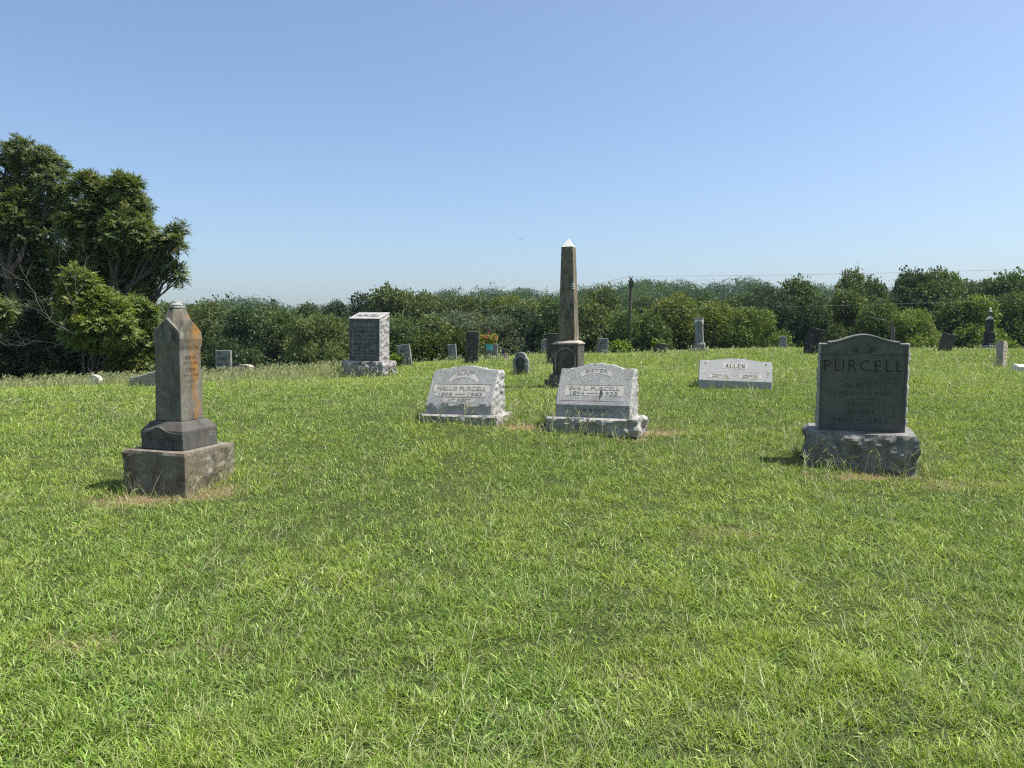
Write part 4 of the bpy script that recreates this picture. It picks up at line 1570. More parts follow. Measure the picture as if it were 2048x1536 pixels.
# wood edge (front row) and the skyline row behind it: column, top row, width, distance, tone, prototype, label
WOOD = [
    (322, 622, 120, 78, 'mid', 2, 'mid green tree showing between the big leafy trees and the brown gabled monument'),
    (398, 613, 130, 82, 'olive', 4, 'fine-leaved olive tree rising just right of the brown gabled monument'),
    (483, 611, 125, 76, 'dark', 5, 'dark spiky-leaved tree directly above the large square grey tablet'),
    (575, 619, 140, 80, 'mid', 2, 'broad mid green tree in the gap left of the JEREMIAH headstone'),
    (648, 622, 120, 74, 'olive', 7, 'loose olive tree at wood edge, next left of the tree behind the JEREMIAH headstone'),
    (722, 628, 120, 80, 'dark', 2, 'dark bushy tree directly behind the JEREMIAH headstone'),
    (795, 636, 120, 74, 'mid', 0, 'rounded mid green tree rising behind the slab that leans left'),
    (862, 628, 130, 78, 'olive', 5, 'olive tree rising straight above the low evergreen bush'),
    (925, 622, 150, 84, 'grey', 4, 'silvery grey-green tree behind the tall tablet and the AUNT headstone'),
    (992, 626, 120, 76, 'grey', 7, 'grey-green tree behind the hanging flower basket'),
    (1050, 612, 120, 78, 'deep', 2, 'deep green bushy tree behind the round-shouldered gravestone'),
    (1108, 608, 110, 76, 'dark', 5, 'dark tree directly behind the obelisk shaft'),
    (1180, 600, 130, 82, 'olive', 0, 'rounded olive tree immediately right of the obelisk'),
    (1243, 618, 110, 72, 'mid', 2, 'bushy mid green tree directly behind the utility pole'),
    (1300, 626, 110, 72, 'mid', 5, 'low mid green tree behind the short broken gravestone'),
    (1352, 588, 140, 80, 'yellow', 0, 'large yellowing round tree left of the slim pillar monument'),
    (1432, 600, 130, 76, 'yellow', 2, 'yellow-green bushy tree directly right of the slim pillar monument'),
    (1492, 610, 110, 74, 'bright', 7, 'bright green leafy tree over the right half of the ALLEN headstone'),
    (1552, 586, 150, 84, 'deep', 4, 'broad deep green tree behind the small white-edged gravestone'),
    (1622, 588, 130, 78, 'dark', 2, 'dark bushy tree behind the black-stained leaning gravestone'),
    (1690, 578, 140, 80, 'olive', 5, 'leafy olive tree above the left half of the PURCELL headstone'),
    (1762, 600, 120, 74, 'mid', 0, 'mid green tree directly behind the dead tree stub'),
    (1826, 612, 120, 72, 'bright', 7, 'bright loose tree between the dead stub and the right-leaning dark gravestone'),
    (1888, 598, 130, 76, 'mid', 2, 'bushy tree directly above the right-leaning dark gravestone'),
    (1950, 590, 130, 74, 'bright', 5, 'bright green tree just left of the black spire monument'),
    (2018, 580, 140, 76, 'mid', 2, 'mid green bushy tree right of the black spire monument'),
    (2090, 575, 140, 76, 'olive', 4, 'olive tree cut off by the right edge of the view, front row'),
    # skyline row
    (345, 609, 120, 112, 'olive', 1, 'slim skyline tree peeping over left of the brown gabled monument top'),
    (430, 608, 120, 110, 'olive', 3, 'wide olive skyline tree right of the brown gabled monument top'),
    (540, 614, 130, 116, 'mid', 0, 'low skyline tree under the far hilltop, left part of the wood'),
    (615, 611, 110, 112, 'dark', 1, 'dark pointed skyline tree midway between square tablet and JEREMIAH headstone'),
    (672, 603, 100, 110, 'deep', 6, 'deep green spiky skyline tree just left of the JEREMIAH headstone'),
    (735, 592, 120, 114, 'deep', 1, 'deep green pointed skyline tree above the JEREMIAH headstone'),
    (796, 578, 130, 110, 'olive', 3, 'tall olive skyline tree right of the JEREMIAH headstone, highest there'),
    (848, 584, 110, 112, 'olive', 0, 'rounded olive skyline tree above the low evergreen bush'),
    (915, 586, 100, 108, 'olive', 7, 'yellow-topped skyline tree above the tall tablet'),
    (975, 600, 110, 112, 'mid', 3, 'mid green skyline tree above the hanging flower basket'),
    (1022, 586, 100, 106, 'yellow', 7, 'yellow-tinted skyline tree left of the obelisk'),
    (1088, 592, 110, 112, 'mid', 0, 'mid green skyline tree touching the left side of the obelisk'),
    (1216, 580, 100, 110, 'olive', 3, 'olive skyline tree between obelisk and utility pole'),
    (1288, 594, 120, 114, 'dark', 4, 'dark skyline tree just right of the utility pole'),
    (1410, 592, 120, 114, 'deep', 0, 'deep green skyline tree above the slim pillar monument'),
    (1478, 584, 120, 112, 'mid', 7, 'mid green skyline tree above the ALLEN headstone'),
    (1530, 574, 110, 110, 'dark', 4, 'dark skyline tree above the small white-edged gravestone'),
    (1605, 563, 120, 112, 'mid', 3, 'mid green skyline tree above the black-stained leaning gravestone'),
    (1697, 545, 110, 106, 'olive', 1, 'tall ragged skyline tree above the left half of the PURCELL headstone'),
    (1738, 556, 90, 108, 'mid', 6, 'pointed skyline tree above the right half of the PURCELL headstone'),
    (1808, 546, 100, 108, 'dark', 3, 'airy dark skyline tree right of the PURCELL headstone, left of a larger round one'),
    (1868, 538, 130, 106, 'mid', 0, 'largest round skyline tree, above the right-leaning dark gravestone'),
    (1950, 556, 110, 112, 'grey', 7, 'thin grey-green skyline tree above the black spire monument'),
    (2025, 552, 130, 108, 'mid', 3, 'wide skyline tree at the right end of the wood'),
    (2110, 545, 140, 108, 'mid', 0, 'skyline tree cut off by the right edge of the view, back row'),
]
for a in WOOD:
    wood_tree(*a)


# fill of the wood between the rows, and the far wooded hills: too many to count
def far_wood(name, label, n_, ylo, yhi, hlo, hhi, tones, leaf, per, ncl, seed, pxr=(-350, 2400)):
    rs = np.random.default_rng(seed)
    Vs, Cs = [], []
    for i in range(n_):
        y = ylo + (yhi - ylo) * rs.random() ** 0.9
        px = pxr[0] + (pxr[1] - pxr[0]) * rs.random()
        x = (px - 1024) / F * y
        z = gz(x, y)
        h = hlo + (hhi - hlo) * rs.random()
        wd = h * (0.35 + 0.2 * rs.random())
        lb = []
        for _ in range(9):
            a, q = rs.random() * 6.283, rs.random()
            rr = wd * (0.2 + 0.5 * rs.random()) * math.sin(math.pi * (0.2 + 0.65 * q)) ** 0.6
            lb.append((x + rr * math.cos(a), y + rr * math.sin(a), z + h * (0.25 + 0.65 * q), wd * (0.28 + 0.25 * rs.random())))
        lb.append((x, y, z + h * 0.55, wd * 0.8))
        lb.append((x, y, z + h * 0.72, wd * 0.62))
        V, Fq, col = crown_cloud(lb, ncl, per, leaf, rs, 0.4, 0.1)
        tn = np.array(TONE[tones[rs.integers(len(tones))]]) * (0.85 + 0.3 * rs.random())
        Vs.append(V)
        Cs.append(col * tn)
    V = np.concatenate(Vs)
    me = np_mesh(name, V, np.arange(len(V)).reshape(-1, 4), 4, np.concatenate(Cs))
    me.materials.append(M['grass_far'])
    o = link(name, me)
    tag(o, label, 'woodland', kind='stuff')
    return o


M['grass_far'] = leaf_mat('wood_mass_leaves', trans=0.3, gloss=0.01)
far_wood('woodland', 'dense mass of green wood filling in behind the front trees', 330, 84, 190, 9, 13.5, ['dark', 'mid', 'olive', 'deep', 'mid'], 0.30, 4, 760, 5)
far_wood('wooded_hill', 'far hazy wooded hills on the horizon', 820, 235, 445, 13, 17, ['deep', 'mid', 'dark', 'deep', 'mid'], 0.62, 3, 430, 6)


# ------------------------------------------------------------------ big leafy trees at the left
def compound_spray(tips, dirs, n_leaf, rlen, nlet, let, rs, droop=0.2):
    """fans of pinnate leaves at branch tips"""
    m = len(tips)
    T = np.repeat(tips, n_leaf, 0)
    Dn = np.repeat(dirs, n_leaf, 0)
    r = unit(Dn * 0.8 + rs.normal(size=T.shape) * 0.6 + np.array([0, 0, 0.3]))
    ln = rlen * (0.65 + 0.6 * rs.random((len(T), 1)))
    nrm = unit(rs.normal(size=T.shape) * 0.45 + np.array([0, 0, 1.0]) + Dn * 0.25)
    side = unit(np.cross(r, nrm))
    Ps, As, Bs, Cs = [], [], [], []
    tone = np.repeat(1 + 0.35 * (rs.random(m) - 0.5), n_leaf)
    warm = np.repeat(rs.random(m), n_leaf)
    for k in range(nlet):
        s = (k // 2 + 1) / (nlet // 2 + 1)
        sg = 1 if k % 2 else -1
        last = k == nlet - 1
        base = T + r * ln * s + np.array([0, 0, -1.0]) * droop * ln * s * s
        dr = unit(r * (1.0 if last else 0.65) + (0 if last else sg) * side * 0.85 + np.array([0, 0, -0.25]) + rs.normal(size=T.shape) * 0.12)
        sz = let * (0.75 + 0.5 * rs.random((len(T), 1))) * (0.75 + 0.5 * math.sin(math.pi * min(1, s * 0.9)))
        Ps.append(base + dr * sz * 0.5)
        As.append(dr * sz * 0.55)
        Bs.append(unit(np.cross(nrm, dr)) * sz * 0.19)
        tt = tone * (1 + 0.2 * (rs.random(len(T)) - 0.5))
        Cs.append(np.stack([tt * (0.85 + 0.35 * warm), tt, tt * (1.1 - 0.2 * warm)], 1))
    V, Fq = leaf_quads(np.concatenate(Ps), np.concatenate(As), np.concatenate(Bs))
    return V, Fq, np.repeat(np.concatenate(Cs), 4, 0)


def near_tree(name, label, px0, D, lobes_px, tone, n_tip, seed, n_leaf=5, rlen=0.42, nlet=9, let=0.15, trunk_r=0.2, dep=1.0, cat='tree', fill=0.3, top_limb=None, group=None):
    """lobes_px: (column, row, radius px, depth offset m)"""
    rs = np.random.default_rng(seed)
    base = spot(px0, D)
    t = thing(name, label, cat, base, 0, group=group)
    L = []
    for (px, py, rp, dd) in lobes_px:
        q = at(px, py, D + dd)
        L.append((q.x - base.x, q.y - base.y, q.z - base.z, max(0.16, (rp * 1.0 - 3.5) / F * (D + dd))))
    A = np.array(L)
    pr = A[:, 3] ** 2
    k = rs.choice(len(A), n_tip, p=pr / pr.sum())
    d = unit(rs.normal(size=(n_tip, 3)))
    inner = rs.random(n_tip) < fill
    rad = np.where(inner, 0.3 + 0.5 * rs.random(n_tip), 0.62 + 0.42 * rs.random(n_tip))
    rad = rad * (0.9 + 0.35 * rs.random(n_tip) ** 3)
    tips = A[k, :3] + d * (A[k, 3] * rad)[:, None] * np.array([1, dep, 0.9])
    V, Fq, col = compound_spray(tips, d, n_leaf, rlen, nlet, let, rs)
    me = np_mesh('crown', V, Fq, 4, col)
    me.materials.append(M['leaf_near'])
    c = link('crown', me, None, t)
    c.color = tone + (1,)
    tb = MB()
    zt = A[:, 2].max()
    tp = limb_path((0, 0, -0.5), (A[:, 0].mean(), A[:, 1].mean(), zt * 0.9), 0, rs, 7)
    tb.tube(tp, [trunk_r * (1 - 0.85 * s / 7) for s in range(8)], 9)
    for i, q in enumerate(A):
        kk = min(6, max(1, int(7 * (q[2] - 0.25 * zt) / zt)))
        lp = limb_path(tp[kk], q[:3], 0.15, rs, 5)
        tb.tube(lp, [trunk_r * f_ for f_ in (0.42, 0.34, 0.27, 0.2, 0.13, 0.07)], 6)
        near = np.where(k == i)[0]
        for jj in near[::max(1, len(near) // 16)]:
            tb.tube(limb_path(lp[3 + int(rs.integers(3))], tips[jj], 0.03, rs, 3), [trunk_r * 0.10, trunk_r * .08, trunk_r * .055, trunk_r * .03], 4)
    tb.build('trunk', M['bark'], t)
    return t


near_tree('spreading_tree', 'large dark leafy tree with one long bough reaching right against the sky', 200, 33, [
    (170, 372, 24, 0), (182, 360, 18, .4), (205, 385, 30, .4), (240, 372, 26, -.4), (262, 372, 18, 0), (200, 435, 48, .5), (262, 415, 30, 0), (284, 412, 20, .5), (250, 462, 44, -.6), (165, 450, 42, .4), (215, 515, 50, .3),
    (282, 455, 26, .3), (272, 515, 36, .4), (308, 490, 20, -.3), (335, 474, 17, 0), (352, 465, 13, .2), (364, 457, 10, .2), (330, 498, 15, .3), (356, 487, 13, -.3), (340, 530, 14, 0), (318, 540, 16, .3), (358, 540, 12, 0), (360, 554, 9, 0),
    (235, 565, 46, .6), (278, 560, 26, .5), (190, 585, 46, .8), (272, 598, 28, .8), (150, 535, 42, .6), (284, 582, 18, 0)],
    (0.118, 0.152, 0.044), 3400, 71, 5, 0.42, 11, 0.125, 0.26)
near_tree('broadleaf_tree', 'tallest dark tree at the far left with a bushy rounded top', 40, 37, [
    (45, 300, 26, 0), (20, 310, 26, .5), (80, 315, 26, 0), (115, 330, 22, 0), (60, 345, 48, .5), (110, 365, 36, -.4), (10, 370, 45, .4), (70, 410, 55, 0), (125, 420, 26, .5), (20, 440, 55, -.5),
    (95, 470, 50, 0), (-40, 400, 60, 0), (-45, 480, 65, .5), (50, 520, 60, .4), (110, 540, 48, .6), (-10, 580, 60, 1), (80, 600, 50, 1), (-60, 330, 45, 0)],
    (0.122, 0.154, 0.050), 3200, 72, 6, 0.36, 9, 0.125, 0.3)
near_tree('sapling', 'bright yellow-green young tree in front of the tree with the long bough', 172, 29.5, [
    (148, 548, 15, 0), (165, 560, 22, 0), (178, 575, 18, .2), (150, 580, 22, .2), (170, 605, 30, 0), (200, 600, 26, .2), (140, 625, 26, 0), (185, 640, 34, -.2), (220, 635, 30, 0), (240, 620, 22, .2),
    (160, 665, 30, 0), (205, 670, 34, .2), (235, 655, 30, 0)],
    (0.155, 0.205, 0.036), 800, 73, 5, 0.40, 11, 0.11, 0.07, fill=0.2)
near_tree('young_tree', 'feathery mid green young tree at the right end of the left tree group', 272, 31, [
    (272, 612, 22, 0), (290, 625, 20, 0), (262, 635, 26, .2), (295, 655, 22, .2), (270, 670, 30, 0), (300, 690, 20, .2), (262, 705, 30, .2), (292, 720, 24, 0), (300, 740, 18, 0), (245, 735, 30, .4), (315, 715, 14, .2)],
    (0.140, 0.182, 0.040), 800, 74, 5, 0.36, 11, 0.105, 0.06, fill=0.25)
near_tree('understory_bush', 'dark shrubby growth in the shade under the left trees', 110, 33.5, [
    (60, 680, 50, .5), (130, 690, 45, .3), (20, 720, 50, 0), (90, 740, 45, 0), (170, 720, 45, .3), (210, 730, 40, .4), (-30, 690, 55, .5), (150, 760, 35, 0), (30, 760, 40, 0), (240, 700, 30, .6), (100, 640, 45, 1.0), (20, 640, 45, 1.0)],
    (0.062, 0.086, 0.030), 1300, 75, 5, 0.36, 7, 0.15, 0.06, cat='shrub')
near_tree('side_bough_tree', 'pale green tree whose leafy bough enters at the left edge', -45, 30, [
    (5, 628, 14, 0), (22, 618, 10, 0), (-20, 625, 24, 0), (2, 645, 11, .2), (-45, 600, 35, 0), (-70, 560, 45, 0), (-60, 650, 40, 0)],
    (0.125, 0.16, 0.04), 420, 76, 5, 0.34, 9, 0.14, 0.1)

def dead_branches():
    rs = np.random.default_rng(5)
    D = 28.5
    base = spot(178, D)
    t = thing('dead_tree', 'bare grey dead tree with crooked branches before the left trees', 'tree', base)
    mb = MB()

    def loc(px, py, dd=0.0):
        q = at(px, py, D + dd)
        return q - base

    def branch(pts, r0, r1, depth=0):
        P3 = [loc(*p) for p in pts]
        fine = []
        for i in range(len(P3) - 1):
            for s in (0, 0.5):
                p = P3[i].lerp(P3[i + 1], s)
                if s: p += Vector(rs.normal(size=3)) * 0.05
                fine.append(p)
        fine.append(P3[-1])
        n_ = len(fine)
        r0, r1 = r0 * 0.45, r1 * 0.5
        mb.tube(fine, [r0 + (r1 - r0) * i / (n_ - 1) for i in range(n_)], 5)
        if depth < 2:
            for _ in range(5 if depth == 0 else 2):
                i = int(rs.integers(1, n_ - 1))
                a = fine[i]
                d = (fine[min(i + 1, n_ - 1)] - fine[i - 1]).normalized() + Vector(rs.normal(size=3)) * 0.8
                d.z += 0.35
                ln = 0.35 + 0.6 * rs.random()
                q = [a, a + d.normalized() * ln * 0.5 + Vector(rs.normal(size=3)) * 0.06, a + d.normalized() * ln + Vector(rs.normal(size=3)) * 0.12]
                r = r0 * 0.45
                mb.tube(q, [r, r * 0.7, r * 0.3], 4)
                for e in (1, 2):
                    q2 = q[e] + Vector(rs.normal(size=3)) * 0.22 + Vector((0, 0, 0.05))
                    mb.tube([q[e], q2], [r * 0.5, r * 0.2], 4)
    branch([(178, 775, 1.2), (165, 700, 1.0), (152, 660, .3), (148, 610), (150, 560), (158, 500)], 0.05, 0.012)
    branch([(152, 668), (125, 655), (100, 640), (82, 622), (55, 612), (20, 600)], 0.032, 0.01)
    branch([(152, 665), (130, 658), (105, 655)], 0.022, 0.01)
    branch([(85, 622), (70, 585), (48, 560), (25, 548), (0, 528)], 0.026, 0.01)
    branch([(60, 572), (42, 540), (35, 500)], 0.016, 0.006)
    branch([(118, 690), (70, 682), (35, 692), (10, 690), (-5, 682)], 0.03, 0.012)
    branch([(150, 560), (170, 530), (190, 500), (200, 470)], 0.018, 0.006)
    branch([(120, 740), (95, 750), (80, 758)], 0.018, 0.008)
    branch([(148, 610), (125, 560), (118, 520), (122, 480)], 0.018, 0.006)
    branch([(220, 605), (245, 595), (262, 588), (285, 584)], 0.02, 0.006)
    branch([(175, 735), (200, 755), (225, 752)], 0.014, 0.006)
    mb.build('branches', M['dead_wood'], t)


dead_branches()


# ------------------------------------------------------------------ cedar bush, weeds, dead stub
def cloud_plant(name, label, cat, px, D, lobes_px, tone, n_, per, leaf, seed, up=0.4, stems=0, group=None):
    rs = np.random.default_rng(seed)
    base = spot(px, D)
    t = thing(name, label, cat, base, group=group)
    L = []
    for (a, b_, rp, dd) in lobes_px:
        q = at(a, b_, D + dd)
        L.append((q.x - base.x, q.y - base.y, q.z - base.z, rp / F * (D + dd)))
    V, Fq, col = crown_cloud(L, n_, per, leaf, rs, up, 0.3)
    me = np_mesh('foliage', V, Fq, 4, col)
    me.materials.append(M['leaf'])
    c = link('foliage', me, None, t)
    c.color = tone + (1,)
    mb = MB()
    for q in L:
        mb.tube(limb_path((0.05 * rs.normal(), 0.05 * rs.normal(), -0.1), q[:3], 0.02, rs, 3), [0.03, 0.024, 0.018, 0.008] if leaf > 0.1 else [0.008, 0.007, 0.006, 0.003], 5)
    mb.build('stem', M['bark'], t)
    return t


cloud_plant('low_bush', 'low yellow-green evergreen bush behind the small grey tablets', 'shrub', 880, 42, [
    (845, 690, 18, 0), (870, 685, 20, .3), (850, 710, 22, 0), (880, 705, 24, 0), (900, 690, 20, .2), (920, 680, 20, .3), (935, 690, 20, 0), (915, 705, 22, 0), (950, 680, 14, .4), (890, 720, 24, 0), (930, 715, 24, 0), (850, 725, 22, 0), (960, 668, 10, .5), (862, 675, 10, .3)],
    (0.070, 0.098, 0.018), 2600, 6, 0.12, 81, 0.3)
cloud_plant('leafy_weed', 'bright green leafy weed just left of the utility pole', 'weed', 1240, 33, [(1226, 698, 7, 0), (1236, 692, 8, 0), (1246, 690, 8, .1), (1240, 702, 10, 0), (1230, 705, 8, 0), (1250, 700, 7, 0)],
            (0.16, 0.23, 0.03), 160, 5, 0.13, 82)
cloud_plant('leafy_weed', 'bright little weed between JEREMIAH headstone and the slab leaning left', 'weed', 791, 22, [(786, 718, 5, 0), (793, 716, 5, 0), (798, 719, 4, 0)], (0.18, 0.25, 0.04), 60, 5, 0.08, 83)
cloud_plant('leafy_weed', 'pale green weed standing at the left foot of the JEREMIAH headstone', 'weed', 682, 20, [(682, 742, 6, 0), (676, 748, 6, 0), (688, 738, 5, 0)], (0.13, 0.19, 0.035), 60, 5, 0.08, 84)
cloud_plant('leafy_weed', 'small green weed sprouting behind the short broken gravestone', 'weed', 1316, 32, [(1312, 688, 5, 0), (1322, 686, 4, 0)], (0.15, 0.22, 0.03), 40, 5, 0.1, 85)


def dead_stub():
    D = 55
    b = spot(1785, D)
    t = thing('dead_stub', 'broken grey dead tree stub behind the PURCELL headstone', 'tree', b)
    mb = MB()
    q = [at(px, py, D) - b for px, py in ((1783, 720), (1784, 690), (1786, 660), (1783, 640))]
    mb.tube([Vector((0, 0, -0.3))] + q, [0.24, 0.21, 0.19, 0.16, 0.05], 8)
    q2 = [at(px, py, D) - b for px, py in ((1784, 650), (1768, 640), (1750, 637), (1738, 633))]
    mb.tube(q2, [0.05, 0.04, 0.03, 0.015], 5)
    q3 = [at(px, py, D - 0.2) - b for px, py in ((1788, 700), (1789, 668), (1786, 648), (1785, 633))]
    mb.tube(q3, [0.06, 0.06, 0.05, 0.01], 5)
    mb.build('trunk', M['dead_wood'], t)


dead_stub()


# ------------------------------------------------------------------ utility pole and wires
def pole():
    D = 60
    x0 = at(1255, 700, D).x
    b = Vector((x0, D, gz(x0, D)))
    t = thing('utility_pole', 'leaning wooden utility pole with vines round its foot, before the wood', 'utility pole', b)
    top = at(1262, 556, D) - b
    mb = MB()
    mb.tube([Vector((-0.1, 0, -0.5)), Vector((0, 0, 0)), top * 0.5, top], [0.155, 0.15, 0.125, 0.10], 10)
    mb.build('pole', M['pole_wood'], t)
    mb = MB()
    for dx in (-0.10, 0.10):
        mb.lathe([(0.03, -0.12), (0.03, 0.0), (0.06, 0.02), (0.05, 0.06), (0.055, 0.1), (0.02, 0.13)], 10, (top.x + dx, top.y, top.z + 0.02))
    mb.build('insulator', M['porcelain'], t)
    mb = MB()
    mb.box(top.x - 0.16, top.x + 0.2, top.y - 0.16, top.y + 0.16, top.z - 0.75, top.z - 0.2)
    mb.build('bracket', M['pole_wood'], t, 0.02)
    rs = np.random.default_rng(3)
    L = []
    for k in range(9):
        L.append((0.1 * rs.normal() + top.x * k * 0.06, 0.1 * rs.normal(), 0.6 + k * 0.62, 0.40 - 0.022 * k))
    V, Fq, col = crown_cloud(L, 420, 5, 0.13, rs, 0.3, 0.3)
    me = np_mesh('vines', V, Fq, 4, col)
    me.materials.append(M['leaf'])
    c = link('vines', me, None, t)
    c.color = (0.06, 0.1, 0.022, 1)
    # wires to poles outside the picture
    def wire(a, c_, sag, label, r=0.016, n_=28):
        mbw = MB()
        pts = []
        for k in range(n_ + 1):
            s = k / n_
            p = a.lerp(c_, s)
            p.z -= sag * 4 * s * (1 - s)
            pts.append(p)
        mbw.tube(pts, [r] * len(pts), 5)
        tag(mbw.build('power_line', M['wire'], None), label, 'power line')
    ins = top + b + Vector((0.1, 0, 0.15))
    wire(ins, at(2500, 520, 46), 0.25, 'upper power line running right from the utility pole', 0.010)
    wire(top + b + Vector((-0.1, 0, 0.15)), at(250, 780, 100), 0.3, 'power line running down left from the utility pole')
    low = b + top * 0.72
    wire(low, at(2500, 582, 46), 0.15, 'lower power line right of the utility pole, against the wood', 0.006)


pole()


# ------------------------------------------------------------------ hanging basket, flags, bird
def petals(centres, cols, size, per, rs):
    P = np.repeat(centres, per, 0) + rs.normal(size=(len(centres) * per, 3)) * size * 0.5
    A = unit(rs.normal(size=P.shape)) * size * 0.5
    B = unit(np.cross(A, rs.normal(size=P.shape))) * size * 0.4
    V, Fq = leaf_quads(P, A, B)
    return V, Fq, np.repeat(np.repeat(cols, per, 0), 4, 0)


def basket():
    D = 24.5
    rs = np.random.default_rng(8)
    b = spot(971, D)
    t = thing('shepherd_hook', 'thin black shepherd hook with a turquoise flower basket', 'plant hook', b)
    zt = topz(650, D) - b.z
    mb = MB()
    pts = [(0, 0, -0.1), (0, 0, zt - 0.16)] + [(0.09 - 0.09 * math.cos(R(a)), 0, zt - 0.16 + 0.12 * math.sin(R(a))) for a in range(15, 181, 15)] + [(0.185, 0, zt - 0.22)]
    mb.tube(pts, [0.010] * len(pts), 6)
    mb.build('hook', M['black_metal'], t)
    zp = topz(686, D) - b.z
    k = thing('hanging_basket', 'turquoise hanging flower basket with red, pink and white blooms', 'flower basket', b + Vector((0.13, 0, zp - 0.26)))
    mb = MB()
    mb.lathe([(0.085, 0.0), (0.105, 0.02), (0.125, 0.18), (0.135, 0.20), (0.138, 0.225), (0.12, 0.225), (0.115, 0.2)], 18)
    mb.build('pot', M['turquoise'], k, smooth=False)
    L = [(0, 0, 0.36, 0.15), (-0.14, 0, 0.42, 0.13), (0.16, 0, 0.40, 0.13), (0.02, 0.1, 0.48, 0.12), (0.05, -0.08, 0.35, 0.12)]
    V, Fq, col = crown_cloud(L, 170, 5, 0.055, rs, 0.4, 0.4)
    me = np_mesh('foliage', V, Fq, 4, col)
    me.materials.append(M['leaf'])
    c = link('foliage', me, None, k)
    c.color = (0.22, 0.21, 0.02, 1)
    cen, cl = [], []
    for (x, z, colr, nn) in ((-0.16, 0.50, (0.42, 0.07, 0.09), 4), (0.20, 0.46, (0.40, 0.08, 0.07), 4), (0.02, 0.58, (0.42, 0.09, 0.09), 3), (0.03, 0.47, (0.75, 0.7, 0.55), 8), (0.05, 0.38, (0.75, 0.55, 0.5), 4), (-0.08, 0.45, (0.6, 0.16, 0.2), 4)):
        for _ in range(nn):
            cen.append((x + rs.normal() * 0.035, -0.08 + rs.normal() * 0.05, z + rs.normal() * 0.03))
            cl.append(colr)
    V, Fq, col = petals(np.array(cen), np.array(cl), 0.05, 5, rs)
    me = np_mesh('blooms', V, Fq, 4, col)
    me.materials.append(M['petal'])
    link('blooms', me, None, k)
    mb = MB()
    for a in (90, 210, 330):
        mb.tube([(0.135 * math.cos(R(a)), 0.135 * math.sin(R(a)), 0.21), (0.055, 0, zt - zp + 0.26 - 0.2)], [0.004, 0.004], 4)
    mb.build('hanger', M['black_metal'], k)


basket()


def flag(px, D, label, zt, lean, droop, seed, canton=(0.03, 0.05, 0.16)):
    rs = np.random.default_rng(seed)
    b = spot(px, D)
    t = thing('grave_flag', label, 'flag', b, R(-10), (0, R(lean)))
    mb = MB()
    mb.tube([(0, 0, -0.05), (0, 0, zt)], [0.006, 0.005], 6)
    mb.lathe([(0.004, 0), (0.012, 0.012), (0.002, 0.035)], 8, (0, 0, zt))
    mb.build('staff', M['pole_wood'], t)
    nx_, nz_ = 12, 13
    V, cols = [], []
    W, H = 0.34, 0.22
    for i in range(nx_ + 1):
        for k in range(nz_ + 1):
            s = i / nx_
            V.append((W * s * (1 - droop * 0.55), 0.025 * math.sin(s * 9 + k * 0.3), zt - 0.01 - H * k / nz_ - droop * W * s ** 1.2))
    f, fc = [], []
    for i in range(nx_):
        for k in range(nz_):
            p = i * (nz_ + 1) + k
            f.append((p, p + nz_ + 1, p + nz_ + 2, p + 1))
            fc.append(2 if (i < 5 and k < 7) else (k % 2))
    me = bpy.data.meshes.new('cloth')
    me.from_pydata(V, [], f)
    for colr in ((0.50, 0.05, 0.06), (0.75, 0.74, 0.70), canton):
        me.materials.append(plain('flag_cloth', colr, 0.9, 0.1, 0.05))
    me.polygons.foreach_set('material_index', fc)
    me.update()
    link('cloth', me, None, t)


flag(1006, 23, 'small drooping striped flag on a stick left of the round-shouldered gravestone', 0.40, -4, 0.9, 1)
flag(476, 22.6, 'small striped flag on a stick beside the low curved-top gravestone', 0.46, -12, 0.75, 2, (0.05, 0.08, 0.2))


def bird():
    D = 110
    p = at(1042, 478, D)
    t = thing('soaring_bird', 'dark bird soaring in the clear sky left of the obelisk tip', 'bird', p, R(12))
    mb = MB()
    # one continuous body with wings: sections along the span
    secs = []
    for k in range(-8, 9):
        s = k / 8
        a = abs(s)
        x = s * 0.62
        z = 0.16 * a ** 0.8 - 0.10 * a ** 3 - 0.02
        ch = 0.13 * (1 - 0.55 * a) if a > 0.12 else 0.30
        th = 0.018 * (1 - 0.7 * a) if a > 0.12 else 0.055
        y = 0.05 * a
        secs.append([(x, y - ch * 0.55, z), (x, y, z + th), (x, y + ch * 0.55, z), (x, y, z - th)])
    v = [q for s_ in secs for q in s_]
    f = []
    for i in range(len(secs) - 1):
        for k in range(4):
            f.append((i * 4 + k, i * 4 + (k + 1) % 4, i * 4 + 4 + (k + 1) % 4, i * 4 + 4 + k))
    f += [(3, 2, 1, 0), tuple(range(len(v) - 4, len(v)))]
    mb.add(v, f)
    mb.tube([(0, -0.13, -0.01), (0, -0.2, 0.0), (0, -0.24, -0.01)], [0.045, 0.03, 0.01], 8)
    mb.add([(-0.03, 0.12, -0.01), (0.03, 0.12, -0.01), (0.09, 0.34, -0.02), (-0.09, 0.34, -0.02), (-0.03, 0.12, 0.01), (0.03, 0.12, 0.01), (0.09, 0.34, -0.01), (-0.09, 0.34, -0.01)],
           [(0, 1, 2, 3), (7, 6, 5, 4), (0, 4, 5, 1), (1, 5, 6, 2), (2, 6, 7, 3), (3, 7, 4, 0)])
    mb.build('body', M['bird'], t)


bird()


# ------------------------------------------------------------------ grass
def in_foot(x, y, margin=0.0):
    m_ = np.zeros(len(x), bool)
    for fx, fy, rz, hw, hd in FOOT:
        dx, dy = x - fx, y - fy
        c, s = math.cos(rz), math.sin(rz)
        lx, ly = dx * c + dy * s, -dx * s + dy * c
        m_ |= (np.abs(lx) < hw + margin) & (np.abs(ly) < hd + margin)
    return m_


